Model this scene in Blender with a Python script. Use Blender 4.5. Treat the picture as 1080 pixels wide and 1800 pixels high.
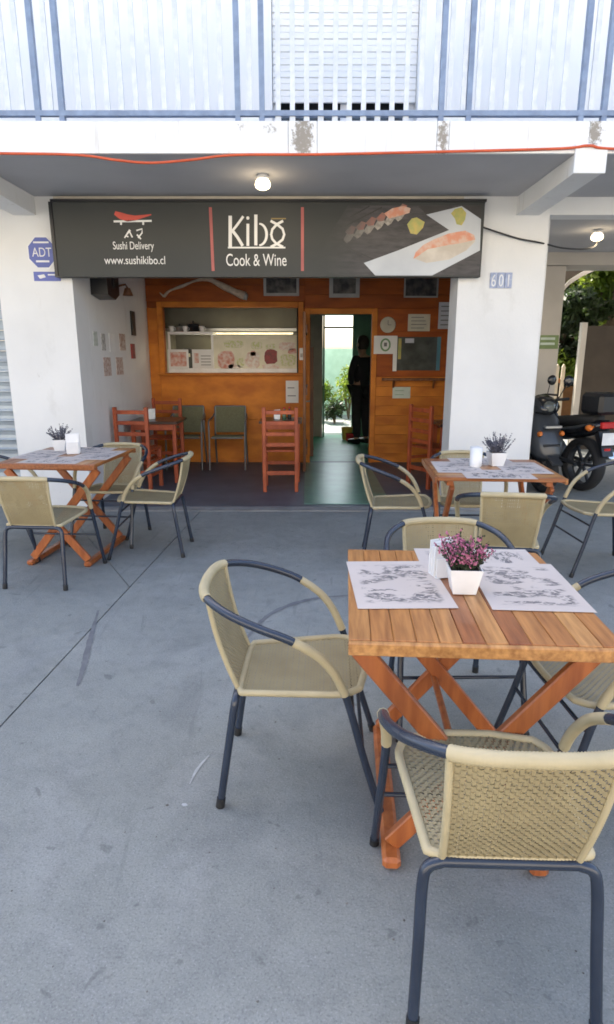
import bpy, bmesh, math, random
from mathutils import Vector, Matrix, noise as mnoise
R = math.radians
rnd = random.Random(7)
for o in list(bpy.data.objects): bpy.data.objects.remove(o)
S = bpy.context.scene
COL = S.collection

# ------------------------------------------------------------------ camera
PITCH, CAMH, FPX = R(14.28), 1.48, 1080.0
cam = bpy.data.objects.new('camera', bpy.data.cameras.new('camera'))
COL.objects.link(cam)
cam.location = (0, 0, CAMH)
cam.rotation_euler = (R(90) - PITCH, 0, 0)
cam.data.sensor_fit = 'HORIZONTAL'
cam.data.sensor_width = 36
cam.data.lens = 36.0
cam.data.clip_start = .05
cam.data.clip_end = 2000
S.camera = cam
S.render.resolution_x, S.render.resolution_y = 614, 1024

# ------------------------------------------------------------------ sky and sun
SUN_EL, SUN_AZ = R(50), R(-24)          # sun stands behind the building, a little to the left
w = bpy.data.worlds.new('World'); S.world = w; w.use_nodes = True
wn = w.node_tree
sky = wn.nodes.new('ShaderNodeTexSky'); sky.sky_type = 'NISHITA'; sky.sun_disc = False
sky.sun_elevation = SUN_EL; sky.sun_rotation = SUN_AZ
sky.air_density = 1.0; sky.dust_density = 3.3; sky.ozone_density = 1.0
bg = wn.nodes['Background']; bg.inputs['Strength'].default_value = .15
wn.links.new(sky.outputs[0], bg.inputs[0])
sl = bpy.data.lights.new('sun', 'SUN'); sl.energy = 3.4; sl.angle = R(.5); sl.color = (1, .93, .82)
so = bpy.data.objects.new('sun', sl); COL.objects.link(so)
sd = Vector((math.sin(SUN_AZ) * math.cos(SUN_EL), math.cos(SUN_AZ) * math.cos(SUN_EL), math.sin(SUN_EL)))
so.rotation_euler = sd.to_track_quat('Z', 'Y').to_euler(); so.location = sd * 40
S.view_settings.view_transform = 'Standard'; S.view_settings.look = 'None'
S.view_settings.gamma = 1; S.view_settings.use_curve_mapping = False
S.view_settings.exposure = 2.0
S.render.engine = 'CYCLES'
S.cycles.max_bounces = 10; S.cycles.diffuse_bounces = 6; S.cycles.glossy_bounces = 4
S.cycles.use_denoising = True
S.cycles.filter_width = 1.7
S.cycles.sample_clamp_indirect = 8

# ------------------------------------------------------------------ materials
def mat(name, c1, c2=None, rough=.6, scale=6, detail=4, bump=0, bscale=None, metal=0, stretch=None, coat=0, rvar=0, lo=.35, hi=.65, spec=.5, emit=0, gen=False):
    """two colours mixed by object-space noise; bump; rvar = random lightness per object"""
    m = bpy.data.materials.new(name); m.use_nodes = True
    n = m.node_tree.nodes; l = m.node_tree.links; b = n['Principled BSDF']
    b.inputs['Roughness'].default_value = rough; b.inputs['Metallic'].default_value = metal
    b.inputs['Specular IOR Level'].default_value = spec
    b.inputs['Coat Weight'].default_value = coat; b.inputs['Coat Roughness'].default_value = .15
    tc = n.new('ShaderNodeTexCoord'); mp = n.new('ShaderNodeMapping'); l.new(tc.outputs['Generated' if gen else 'Object'], mp.inputs[0])
    if stretch: mp.inputs['Scale'].default_value = stretch
    oi = n.new('ShaderNodeObjectInfo')
    off = n.new('ShaderNodeVectorMath'); off.operation = 'MULTIPLY_ADD'
    l.new(oi.outputs['Random'], off.inputs[0]); off.inputs[1].default_value = (13, 17, 11); l.new(mp.outputs[0], off.inputs[2])
    nz = n.new('ShaderNodeTexNoise'); nz.inputs['Scale'].default_value = scale; nz.inputs['Detail'].default_value = detail
    l.new(off.outputs[0], nz.inputs['Vector'])
    rp = n.new('ShaderNodeValToRGB'); rp.color_ramp.elements[0].position = lo; rp.color_ramp.elements[1].position = hi
    c2 = c2 or tuple(x * .82 for x in c1)
    rp.color_ramp.elements[0].color = (*c2, 1); rp.color_ramp.elements[1].color = (*c1, 1)
    l.new(nz.outputs['Fac'], rp.inputs[0]); out = rp.outputs[0]
    if rvar:
        hs = n.new('ShaderNodeHueSaturation'); mr = n.new('ShaderNodeMapRange')
        mr.inputs['To Min'].default_value = 1 - rvar; mr.inputs['To Max'].default_value = 1 + rvar
        l.new(oi.outputs['Random'], mr.inputs[0]); l.new(mr.outputs[0], hs.inputs['Value']); l.new(out, hs.inputs['Color']); out = hs.outputs[0]
    l.new(out, b.inputs['Base Color'])
    if bump:
        nb = n.new('ShaderNodeTexNoise'); nb.inputs['Scale'].default_value = bscale or scale * 6; nb.inputs['Detail'].default_value = 5
        l.new(off.outputs[0], nb.inputs['Vector'])
        bp = n.new('ShaderNodeBump'); bp.inputs['Strength'].default_value = bump; bp.inputs['Distance'].default_value = .004
        l.new(nb.outputs['Fac'], bp.inputs['Height']); l.new(bp.outputs[0], b.inputs['Normal'])
    if emit:
        l.new(out, b.inputs['Emission Color']); b.inputs['Emission Strength'].default_value = emit
    return m

def nodes(m): return m.node_tree.nodes, m.node_tree.links, m.node_tree.nodes['Principled BSDF']

def concrete():
    m = mat('concrete', (.258, .267, .247), (.218, .227, .21), rough=.78, scale=.55, detail=5, lo=.3, hi=.7)
    n, l, b = nodes(m)
    base = b.inputs['Base Color'].links[0].from_socket
    tc = n.new('ShaderNodeTexCoord')
    def layer(prev, scale, lo, hi, col, amt, detail=3, dist=0, stretch=None, rough=.5, blend='MIX'):
        mp = n.new('ShaderNodeMapping'); l.new(tc.outputs['Object'], mp.inputs[0])
        if stretch: mp.inputs['Scale'].default_value = stretch; mp.inputs['Rotation'].default_value = (0, 0, .6)
        z = n.new('ShaderNodeTexNoise'); z.inputs['Scale'].default_value = scale; z.inputs['Detail'].default_value = detail; z.inputs['Distortion'].default_value = dist; z.inputs['Roughness'].default_value = rough
        l.new(mp.outputs[0], z.inputs['Vector'])
        r = n.new('ShaderNodeMapRange'); r.inputs['From Min'].default_value = lo; r.inputs['From Max'].default_value = hi; r.inputs['To Max'].default_value = amt
        l.new(z.outputs['Fac'], r.inputs[0])
        mx = n.new('ShaderNodeMix'); mx.data_type = 'RGBA'; mx.inputs['B'].default_value = (*col, 1)
        l.new(r.outputs[0], mx.inputs['Factor']); l.new(prev, mx.inputs['A']); return mx.outputs['Result']
    o = layer(base, 3.2, .42, .72, (.185, .193, .186), .7, 9, .4, None, .62)      # cloudy trowel tone
    o = layer(o, 2.1, .50, .75, (.33, .335, .325), .6, 8, .8, None, .6)          # pale dusty areas
    o = layer(o, 1.3, .56, .68, (.15, .155, .15), .45, 7, 1.0, None, .65)        # soft old stains
    o = layer(o, 14, .50, .78, (.14, .143, .145), .7, 8, .2, None, .75)          # mottling
    o = layer(o, 150, .50, .72, (.12, .122, .125), .65, 4)                       # sand grain, dark
    o = layer(o, 170, .55, .72, (.40, .40, .39), .5, 4)                          # sand grain, pale
    o = layer(o, 11, .665, .70, (.085, .085, .088), .45, 4, .5)                   # gum and oil spots
    o = layer(o, 8, .66, .72, (.12, .12, .125), .35, 3, 2.0, (1, .1, 1))         # a few scuffs
    l.new(o, b.inputs['Base Color'])
    h1 = n.new('ShaderNodeTexNoise'); h1.inputs['Scale'].default_value = 90; h1.inputs['Detail'].default_value = 8; h1.inputs['Roughness'].default_value = .7
    l.new(tc.outputs['Object'], h1.inputs['Vector'])
    h2 = n.new('ShaderNodeTexNoise'); h2.inputs['Scale'].default_value = 7; h2.inputs['Detail'].default_value = 4; l.new(tc.outputs['Object'], h2.inputs['Vector'])
    ad = n.new('ShaderNodeMath'); ad.operation = 'MULTIPLY_ADD'; ad.inputs[1].default_value = 2.0; l.new(h2.outputs['Fac'], ad.inputs[0]); l.new(h1.outputs['Fac'], ad.inputs[2])
    bp = n.new('ShaderNodeBump'); bp.inputs['Strength'].default_value = .6; bp.inputs['Distance'].default_value = .006; l.new(ad.outputs[0], bp.inputs['Height']); l.new(bp.outputs[0], b.inputs['Normal'])
    return m

def spots(m, blobs, col, amt=.85, scale=9):
    """weathering patches at fixed places (object space), broken up by noise"""
    n, l, b = nodes(m)
    prev = b.inputs['Base Color'].links[0].from_socket
    tc = n.new('ShaderNodeTexCoord')
    z = n.new('ShaderNodeTexNoise'); z.inputs['Scale'].default_value = scale; z.inputs['Detail'].default_value = 8; z.inputs['Roughness'].default_value = .7
    l.new(tc.outputs['Object'], z.inputs['Vector'])
    tot = None
    for (c, r, zz) in blobs:
        mp = n.new('ShaderNodeMapping'); mp.vector_type = 'POINT'
        mp.inputs['Location'].default_value = tuple(-c[i] / r[i] for i in range(3)); mp.inputs['Scale'].default_value = tuple(1 / q for q in r)
        l.new(tc.outputs['Object'], mp.inputs[0])
        ln = n.new('ShaderNodeVectorMath'); ln.operation = 'LENGTH'; l.new(mp.outputs[0], ln.inputs[0])
        mr = n.new('ShaderNodeMapRange'); mr.inputs['From Min'].default_value = 1; mr.inputs['From Max'].default_value = .2; mr.inputs['To Max'].default_value = zz
        l.new(ln.outputs['Value'], mr.inputs[0])
        if tot is None: tot = mr.outputs[0]
        else:
            a = n.new('ShaderNodeMath'); a.operation = 'MAXIMUM'; l.new(tot, a.inputs[0]); l.new(mr.outputs[0], a.inputs[1]); tot = a.outputs[0]
    ad = n.new('ShaderNodeMath'); ad.operation = 'ADD'; l.new(tot, ad.inputs[0]); l.new(z.outputs['Fac'], ad.inputs[1])
    cr = n.new('ShaderNodeMapRange'); cr.inputs['From Min'].default_value = .93; cr.inputs['From Max'].default_value = 1.08; cr.inputs['To Max'].default_value = amt
    l.new(ad.outputs[0], cr.inputs[0])
    mx = n.new('ShaderNodeMix'); mx.data_type = 'RGBA'; mx.inputs['B'].default_value = (*col, 1)
    l.new(cr.outputs[0], mx.inputs['Factor']); l.new(prev, mx.inputs['A']); l.new(mx.outputs['Result'], b.inputs['Base Color'])
    return m

def wood_boards():
    m = mat('table_boards', (1, 1, 1), (.52, .44, .39), rough=.42, scale=7, detail=6, stretch=(9, .7, 9), bump=.12, bscale=30, coat=.25, lo=.3, hi=.7)
    n, l, b = nodes(m)
    base = b.inputs['Base Color'].links[0].from_socket
    oi = n.new('ShaderNodeObjectInfo'); rp = n.new('ShaderNodeValToRGB'); e = rp.color_ramp.elements
    e[0].position = 0; e[0].color = (.36, .12, .036, 1); e[1].position = 1; e[1].color = (.58, .29, .095, 1)
    for p, c in ((.28, (.36, .125, .036, 1)), (.45, (.46, .19, .052, 1)), (.75, (.52, .235, .07, 1))):
        q = e.new(p); q.color = c
    l.new(oi.outputs['Random'], rp.inputs[0])
    mx = n.new('ShaderNodeMix'); mx.data_type = 'RGBA'; mx.blend_type = 'MULTIPLY'; mx.inputs['Factor'].default_value = 1
    l.new(base, mx.inputs['A']); l.new(rp.outputs[0], mx.inputs['B']); l.new(mx.outputs['Result'], b.inputs['Base Color'])
    return m

def print_mat():
    """pale lilac paper with grey ink drawings in loose rows"""
    m = mat('placemat_print', (.55, .475, .425), (.50, .43, .385), rough=.7, scale=3)
    n, l, b = nodes(m); base = b.inputs['Base Color'].links[0].from_socket
    tc = n.new('ShaderNodeTexCoord'); oi = n.new('ShaderNodeObjectInfo')
    def nz(scale, st, det, dist):
        mp = n.new('ShaderNodeMapping'); mp.inputs['Scale'].default_value = st; l.new(tc.outputs['Object'], mp.inputs[0])
        a = n.new('ShaderNodeVectorMath'); a.operation = 'MULTIPLY_ADD'; l.new(oi.outputs['Random'], a.inputs[0]); a.inputs[1].default_value = (31, 7, 3); l.new(mp.outputs[0], a.inputs[2])
        z = n.new('ShaderNodeTexNoise'); z.inputs['Scale'].default_value = scale; z.inputs['Detail'].default_value = det; z.inputs['Distortion'].default_value = dist
        l.new(a.outputs[0], z.inputs['Vector']); return z.outputs['Fac']
    blob = nz(11, (2.3, 1, 1), 2, .4); line = nz(44, (2.2, 1, 1), 5, 1.0)
    def mr(s, a, c):
        r = n.new('ShaderNodeMapRange'); r.inputs['From Min'].default_value = a; r.inputs['From Max'].default_value = c; l.new(s, r.inputs[0]); return r.outputs[0]
    p = n.new('ShaderNodeMath'); p.operation = 'MULTIPLY'; l.new(mr(blob, .48, .54), p.inputs[0]); l.new(mr(line, .42, .55), p.inputs[1])
    sp = n.new('ShaderNodeSeparateXYZ'); l.new(tc.outputs['Generated'], sp.inputs[0])
    pm = p.outputs[0]
    for ax in ('X', 'Y'):                       # unprinted margin
        s = n.new('ShaderNodeMath'); s.operation = 'SUBTRACT'; l.new(sp.outputs[ax], s.inputs[0]); s.inputs[1].default_value = .5
        ab = n.new('ShaderNodeMath'); ab.operation = 'ABSOLUTE'; l.new(s.outputs[0], ab.inputs[0])
        q = n.new('ShaderNodeMath'); q.operation = 'MULTIPLY'; l.new(mr(ab.outputs[0], .42, .36), q.inputs[0]); l.new(pm, q.inputs[1]); pm = q.outputs[0]
    g = n.new('ShaderNodeMath'); g.operation = 'MULTIPLY'; g.inputs[1].default_value = .85; l.new(pm, g.inputs[0])
    mx = n.new('ShaderNodeMix'); mx.data_type = 'RGBA'; mx.inputs['B'].default_value = (.06, .06, .07, 1)
    l.new(g.outputs[0], mx.inputs['Factor']); l.new(base, mx.inputs['A']); l.new(mx.outputs['Result'], b.inputs['Base Color'])
    return m

M = {}
M['concrete'] = concrete()
M['joint'] = mat('joint_dirt', (.10, .10, .105), (.06, .06, .065), rough=.95, scale=20)
M['white'] = mat('white_wall_paint', (.74, .74, .735), (.68, .68, .675), rough=.75, scale=1.7, detail=6, bump=.25, bscale=45)
M['slabwhite'] = spots(mat('white_slab_paint', (.78, .78, .77), (.72, .72, .71), rough=.7, scale=2.4, detail=7, bump=.3, bscale=30),
    [((-.03, -1.21, 2.95), (.16, .4, .30), .66), ((.94, -1.21, 2.95), (.09, .4, .30), .6), ((1.99, -1.21, 2.98), (.12, .4, .24), .62), ((-.25, -1.21, 3.0), (.16, .4, .13), .44), ((-.45, -1.21, 3.02), (.1, .4, .1), .44)], (.20, .165, .12), .85, 34)
def drips(m, col, amt, st=(7, 7, .7), lo=.60, hi=.74):
    n, l, b = nodes(m); prev = b.inputs['Base Color'].links[0].from_socket
    tc = n.new('ShaderNodeTexCoord'); mp = n.new('ShaderNodeMapping'); mp.inputs['Scale'].default_value = st; l.new(tc.outputs['Object'], mp.inputs[0])
    z = n.new('ShaderNodeTexNoise'); z.inputs['Scale'].default_value = 1.6; z.inputs['Detail'].default_value = 8; z.inputs['Roughness'].default_value = .65; l.new(mp.outputs[0], z.inputs['Vector'])
    r = n.new('ShaderNodeMapRange'); r.inputs['From Min'].default_value = lo; r.inputs['From Max'].default_value = hi; r.inputs['To Max'].default_value = amt; l.new(z.outputs['Fac'], r.inputs[0])
    mx = n.new('ShaderNodeMix'); mx.data_type = 'RGBA'; mx.inputs['B'].default_value = (*col, 1); l.new(r.outputs[0], mx.inputs['Factor']); l.new(prev, mx.inputs['A']); l.new(mx.outputs['Result'], b.inputs['Base Color'])
drips(M['slabwhite'], (.42, .37, .30), .6, (9, 9, .8), .60, .76)
drips(M['white'], (.50, .49, .46), .55, (2.2, 2.2, 1.1), .58, .80)
drips(M['white'], (.42, .40, .37), .5, (9, 9, 5), .66, .74)
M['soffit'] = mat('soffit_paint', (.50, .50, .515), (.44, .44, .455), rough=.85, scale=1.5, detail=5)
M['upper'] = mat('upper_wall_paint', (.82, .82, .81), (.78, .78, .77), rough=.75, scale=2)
M['railblue'] = mat('blue_grey_railing_paint', (.22, .29, .42), (.16, .21, .31), rough=.45, scale=14, detail=6)
M['railpale'] = mat('pale_railing_paint', (.66, .69, .73), (.55, .59, .64), rough=.5, scale=14)
M['floor'] = mat('dark_tile_floor', (.10, .116, .14), (.075, .087, .108), rough=.45, spec=.4, scale=4, detail=6, bump=.1, bscale=20)
M['greenfloor'] = mat('green_corridor_floor', (.09, .34, .22), (.06, .25, .16), rough=.35, scale=4, detail=5)
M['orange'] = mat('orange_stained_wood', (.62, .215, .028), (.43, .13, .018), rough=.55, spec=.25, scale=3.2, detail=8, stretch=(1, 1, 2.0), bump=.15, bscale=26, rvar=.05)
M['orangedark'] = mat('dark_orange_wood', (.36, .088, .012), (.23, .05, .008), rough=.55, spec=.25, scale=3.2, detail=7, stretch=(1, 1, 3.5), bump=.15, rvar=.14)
M['doorwood'] = mat('brown_door_wood', (.20, .075, .022), (.11, .036, .012), rough=.5, scale=4, detail=6, stretch=(6, 6, .7))
M['redwood'] = mat('red_brown_chair_wood', (.40, .085, .028), (.27, .05, .018), rough=.42, scale=5, detail=5, stretch=(3, 3, 1), rvar=.12)
M['board'] = wood_boards()
M['legwood'] = mat('table_leg_wood', (.42, .13, .035), (.28, .075, .02), rough=.4, scale=6, detail=6, stretch=(6, 6, .8), bump=.1, coat=.15, rvar=.12)
M['print'] = print_mat()
M['wicker'] = mat('beige_wicker', (.385, .315, .175), (.30, .24, .13), rough=.6, scale=9, detail=3, rvar=.05, lo=.25, hi=.75)
M['wrap'] = mat('cream_wrap', (.49, .41, .25), (.41, .34, .20), rough=.55, scale=14, detail=3, rvar=.05, lo=.2, hi=.8)
M['tube'] = mat('blue_black_tube', (.024, .034, .056), (.018, .025, .042), rough=.27, scale=9, spec=.6)
M['rubber'] = mat('black_rubber', (.015, .015, .016), rough=.7)
M['black'] = mat('black_plastic', (.014, .014, .016), rough=.35, scale=8)
M['signface'] = mat('sign_face', (.047, .049, .046), (.041, .043, .040), rough=.5, scale=1.2, spec=.3)
M['letter'] = mat('sign_white_print', (.78, .77, .74), (.74, .73, .70), rough=.5)
M['red'] = mat('sign_red_print', (.62, .085, .05), (.5, .06, .04), rough=.5)
M['barred'] = mat('sign_red_line', (.42, .11, .095), (.36, .09, .08), rough=.5)
M['photoplate'] = mat('print_plate', (.54, .56, .58), (.42, .44, .47), rough=.5, scale=2.2)
M['photogrey'] = mat('print_slate', (.085, .078, .078), (.05, .046, .046), rough=.5, spec=.3, scale=8, detail=7, stretch=(1, 1, 4))
def fade_left(m, x0, x1, col):
    n, l, b = nodes(m); prev = b.inputs['Base Color'].links[0].from_socket
    tc = n.new('ShaderNodeTexCoord'); sp = n.new('ShaderNodeSeparateXYZ'); l.new(tc.outputs['Object'], sp.inputs[0])
    r = n.new('ShaderNodeMapRange'); r.interpolation_type = 'SMOOTHSTEP'; r.inputs['From Min'].default_value = x0; r.inputs['From Max'].default_value = x1; l.new(sp.outputs['X'], r.inputs[0])
    mx = n.new('ShaderNodeMix'); mx.data_type = 'RGBA'; mx.inputs['A'].default_value = (*col, 1); l.new(r.outputs[0], mx.inputs['Factor']); l.new(prev, mx.inputs['B']); l.new(mx.outputs['Result'], b.inputs['Base Color'])
fade_left(M['photogrey'], .40, 1.0, (.044, .046, .043))
M['photodark'] = mat('print_dark', (.035, .028, .026), (.02, .017, .016), rough=.4, scale=8)
M['photosalmon'] = mat('print_salmon', (.62, .25, .15), (.60, .40, .31), rough=.4, scale=16, detail=3, lo=.4, hi=.6)
M['photorice'] = mat('print_rice', (.40, .36, .31), (.24, .21, .18), rough=.4, scale=40)
M['photonigiri'] = mat('print_nigiri_rice', (.62, .56, .48), (.50, .44, .37), rough=.5, scale=9, detail=3)
M['photoprawn'] = mat('print_prawn', (.36, .12, .085), (.22, .13, .10), rough=.4, scale=25)
fade_left(M['photorice'], .60, 1.15, (.06, .058, .056)); fade_left(M['photoprawn'], .62, 1.1, (.06, .056, .055)); fade_left(M['photodark'], .5, 1.0, (.038, .038, .036))
M['photoyellow'] = mat('print_yellow', (.52, .40, .10), (.34, .36, .10), rough=.4, scale=20)
M['signblue'] = mat('alarm_sign_blue', (.085, .115, .40), (.07, .10, .34), rough=.4)
M['signwhite'] = mat('sign_white', (.80, .81, .82), rough=.4)
M['tileblue'] = mat('number_tile_blue', (.36, .42, .58), (.24, .30, .48), rough=.3, scale=30)
M['cableorange'] = mat('orange_cable', (.62, .10, .03), (.5, .08, .025), rough=.5)
M['shutter'] = mat('grey_shutter', (.34, .39, .43), (.27, .31, .35), rough=.4, metal=.3, scale=5)
M['steel'] = mat('brushed_steel', (.42, .42, .41), (.34, .34, .33), rough=.35, metal=.7, scale=4)
M['hood'] = mat('kitchen_hood', (.115, .11, .08), (.09, .085, .062), rough=.45, scale=4, metal=.2)
M['kitchen'] = mat('kitchen_wall', (.42, .40, .34), (.35, .33, .28), rough=.6)
M['cream'] = mat('cream_panel', (.74, .70, .55), (.66, .63, .47), rough=.5, scale=8)
M['foodred'] = mat('food_picture_red', (.52, .17, .12), (.64, .52, .46), rough=.5, scale=22, detail=4, lo=.36, hi=.66)
M['foodgreen'] = mat('food_picture_green', (.50, .54, .24), (.66, .62, .50), rough=.5, scale=34, detail=3, lo=.42, hi=.58)
M['foodmix'] = mat('food_picture_mixed', (.70, .66, .60), (.60, .36, .27), rough=.5, scale=22, detail=4, lo=.3, hi=.58)
M['wine'] = mat('food_picture_wine', (.28, .02, .02), (.16, .015, .015), rough=.5, scale=30)
M['paper'] = mat('white_paper', (.74, .74, .73), (.70, .70, .69), rough=.7)
M['paperblue'] = mat('bluish_paper', (.50, .52, .58), rough=.7)
M['papercream'] = mat('cream_paper', (.58, .55, .44), rough=.7)
M['papergreen'] = mat('pale_green_paper', (.55, .62, .54), rough=.7)
M['ink'] = mat('grey_ink', (.16, .16, .16), rough=.7)
M['inkgreen'] = mat('green_ink', (.16, .30, .14), rough=.7)
M['inkred'] = mat('brown_red_ink', (.40, .27, .22), (.58, .50, .46), rough=.7, scale=30, detail=4, lo=.42, hi=.58)
M['inkfaded'] = mat('faded_green_print', (.42, .46, .40), (.56, .57, .53), rough=.7, scale=30, detail=4, lo=.4, hi=.6)
M['inkgrey'] = mat('faded_grey_print', (.30, .29, .27), (.52, .5, .47), rough=.7, scale=30, detail=4, lo=.42, hi=.58)
M['framegrey'] = mat('grey_picture_frame', (.34, .34, .34), rough=.4)
M['picdark'] = mat('dark_picture', (.035, .035, .04), (.14, .13, .12), rough=.25, scale=9, detail=4, lo=.35, hi=.6)
M['mirror'] = mat('dark_mirror', (.10, .11, .10), (.05, .055, .05), rough=.08, scale=6, spec=.8, detail=3)
M['ceramic'] = mat('white_ceramic', (.80, .80, .80), rough=.3)
M['napkin'] = mat('white_napkin', (.82, .82, .82), rough=.85)
M['soil'] = mat('dark_soil', (.03, .022, .016), rough=.95, scale=40)
M['heath'] = mat('heather_green', (.055, .075, .035), (.03, .042, .022), rough=.7, scale=30)
M['pink'] = mat('heather_pink', (.60, .24, .36), (.40, .10, .21), rough=.7, scale=60)
M['greyplant'] = mat('grey_violet_plant', (.17, .17, .21), (.09, .09, .12), rough=.7, scale=30)
M['driftwood'] = mat('pale_driftwood', (.60, .49, .39), (.42, .33, .25), rough=.8, scale=14, detail=6, stretch=(1, 4, 4))
M['olive'] = mat('olive_sling', (.155, .155, .085), (.12, .12, .065), rough=.8, scale=60, bump=.2, bscale=200)
M['greytube'] = mat('grey_tube', (.16, .17, .18), rough=.35, metal=.4)
M['tabledark'] = mat('dark_table_top', (.07, .035, .025), (.04, .022, .016), rough=.3, scale=6)
M['lampon'] = mat('lit_lamp_glass', (1, .80, .52), rough=.4, emit=1.6)
M['tubeon'] = mat('lit_kitchen_tube', (1, .90, .62), rough=.4, emit=.17)
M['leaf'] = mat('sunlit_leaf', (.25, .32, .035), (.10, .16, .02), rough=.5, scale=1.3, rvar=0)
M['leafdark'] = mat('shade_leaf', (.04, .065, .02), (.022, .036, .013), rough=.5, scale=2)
for k in ('leaf', 'leafdark'):
    n, l, b = nodes(M[k]); b.inputs['Subsurface Weight'].default_value = 0
    tr = n.new('ShaderNodeBsdfTranslucent'); ms = n.new('ShaderNodeMixShader'); ms.inputs[0].default_value = .55
    l.new(b.inputs['Base Color'].links[0].from_socket, tr.inputs[0]); o_ = n['Material Output']
    l.new(b.outputs[0], ms.inputs[1]); l.new(tr.outputs[0], ms.inputs[2]); l.new(ms.outputs[0], o_.inputs['Surface'])
M['bark'] = mat('bark', (.13, .095, .06), (.07, .05, .032), rough=.9, scale=12, bump=.5)
M['brownwall'] = mat('brown_rendered_wall', (.062, .048, .036), (.045, .035, .026), rough=.9, scale=3, detail=7, bump=.3)
M['pierwall'] = mat('warm_grey_pier', (.50, .46, .41), (.43, .395, .35), rough=.85, scale=2, detail=6)
M['terracotta'] = mat('terracotta', (.48, .20, .065), (.38, .15, .05), rough=.8, scale=5)
M['greensign'] = mat('green_sign', (.15, .22, .07), (.11, .17, .05), rough=.5)
M['bikeblack'] = mat('black_bike_paint', (.012, .013, .016), (.009, .01, .012), rough=.22, coat=.4)
M['bikegrey'] = mat('grey_bike_panel', (.042, .046, .053), (.03, .033, .038), rough=.34, coat=.25)
M['tyre'] = mat('tyre', (.018, .018, .019), rough=.85)
M['amber'] = mat('amber_lens', (.75, .20, .03), rough=.25)
M['redlens'] = mat('red_lens', (.50, .02, .02), rough=.25)
M['chrome'] = mat('chrome', (.6, .6, .6), rough=.2, metal=1)
M['skin'] = mat('skin', (.42, .25, .17), (.36, .21, .14), rough=.6)
M['clothblack'] = mat('black_cloth', (.018, .018, .022), (.012, .012, .015), rough=.9, scale=12)
M['hair'] = mat('dark_hair', (.03, .022, .016), rough=.6, scale=40)
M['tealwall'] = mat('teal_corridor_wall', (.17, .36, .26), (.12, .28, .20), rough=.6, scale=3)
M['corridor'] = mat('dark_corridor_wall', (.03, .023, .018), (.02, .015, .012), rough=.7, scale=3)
M['yellow'] = mat('yellow_plastic', (.6, .48, .08), rough=.4)
M['glassdark'] = mat('dark_window_glass', (.02, .022, .025), rough=.08, spec=.8)
M['bottle'] = mat('green_bottle', (.03, .09, .05), rough=.15)

# ------------------------------------------------------------------ mesh helpers
def wpos(o):
    p = Vector((0, 0, 0))
    while o is not None: p = p + o.location; o = o.parent
    return p

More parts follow.
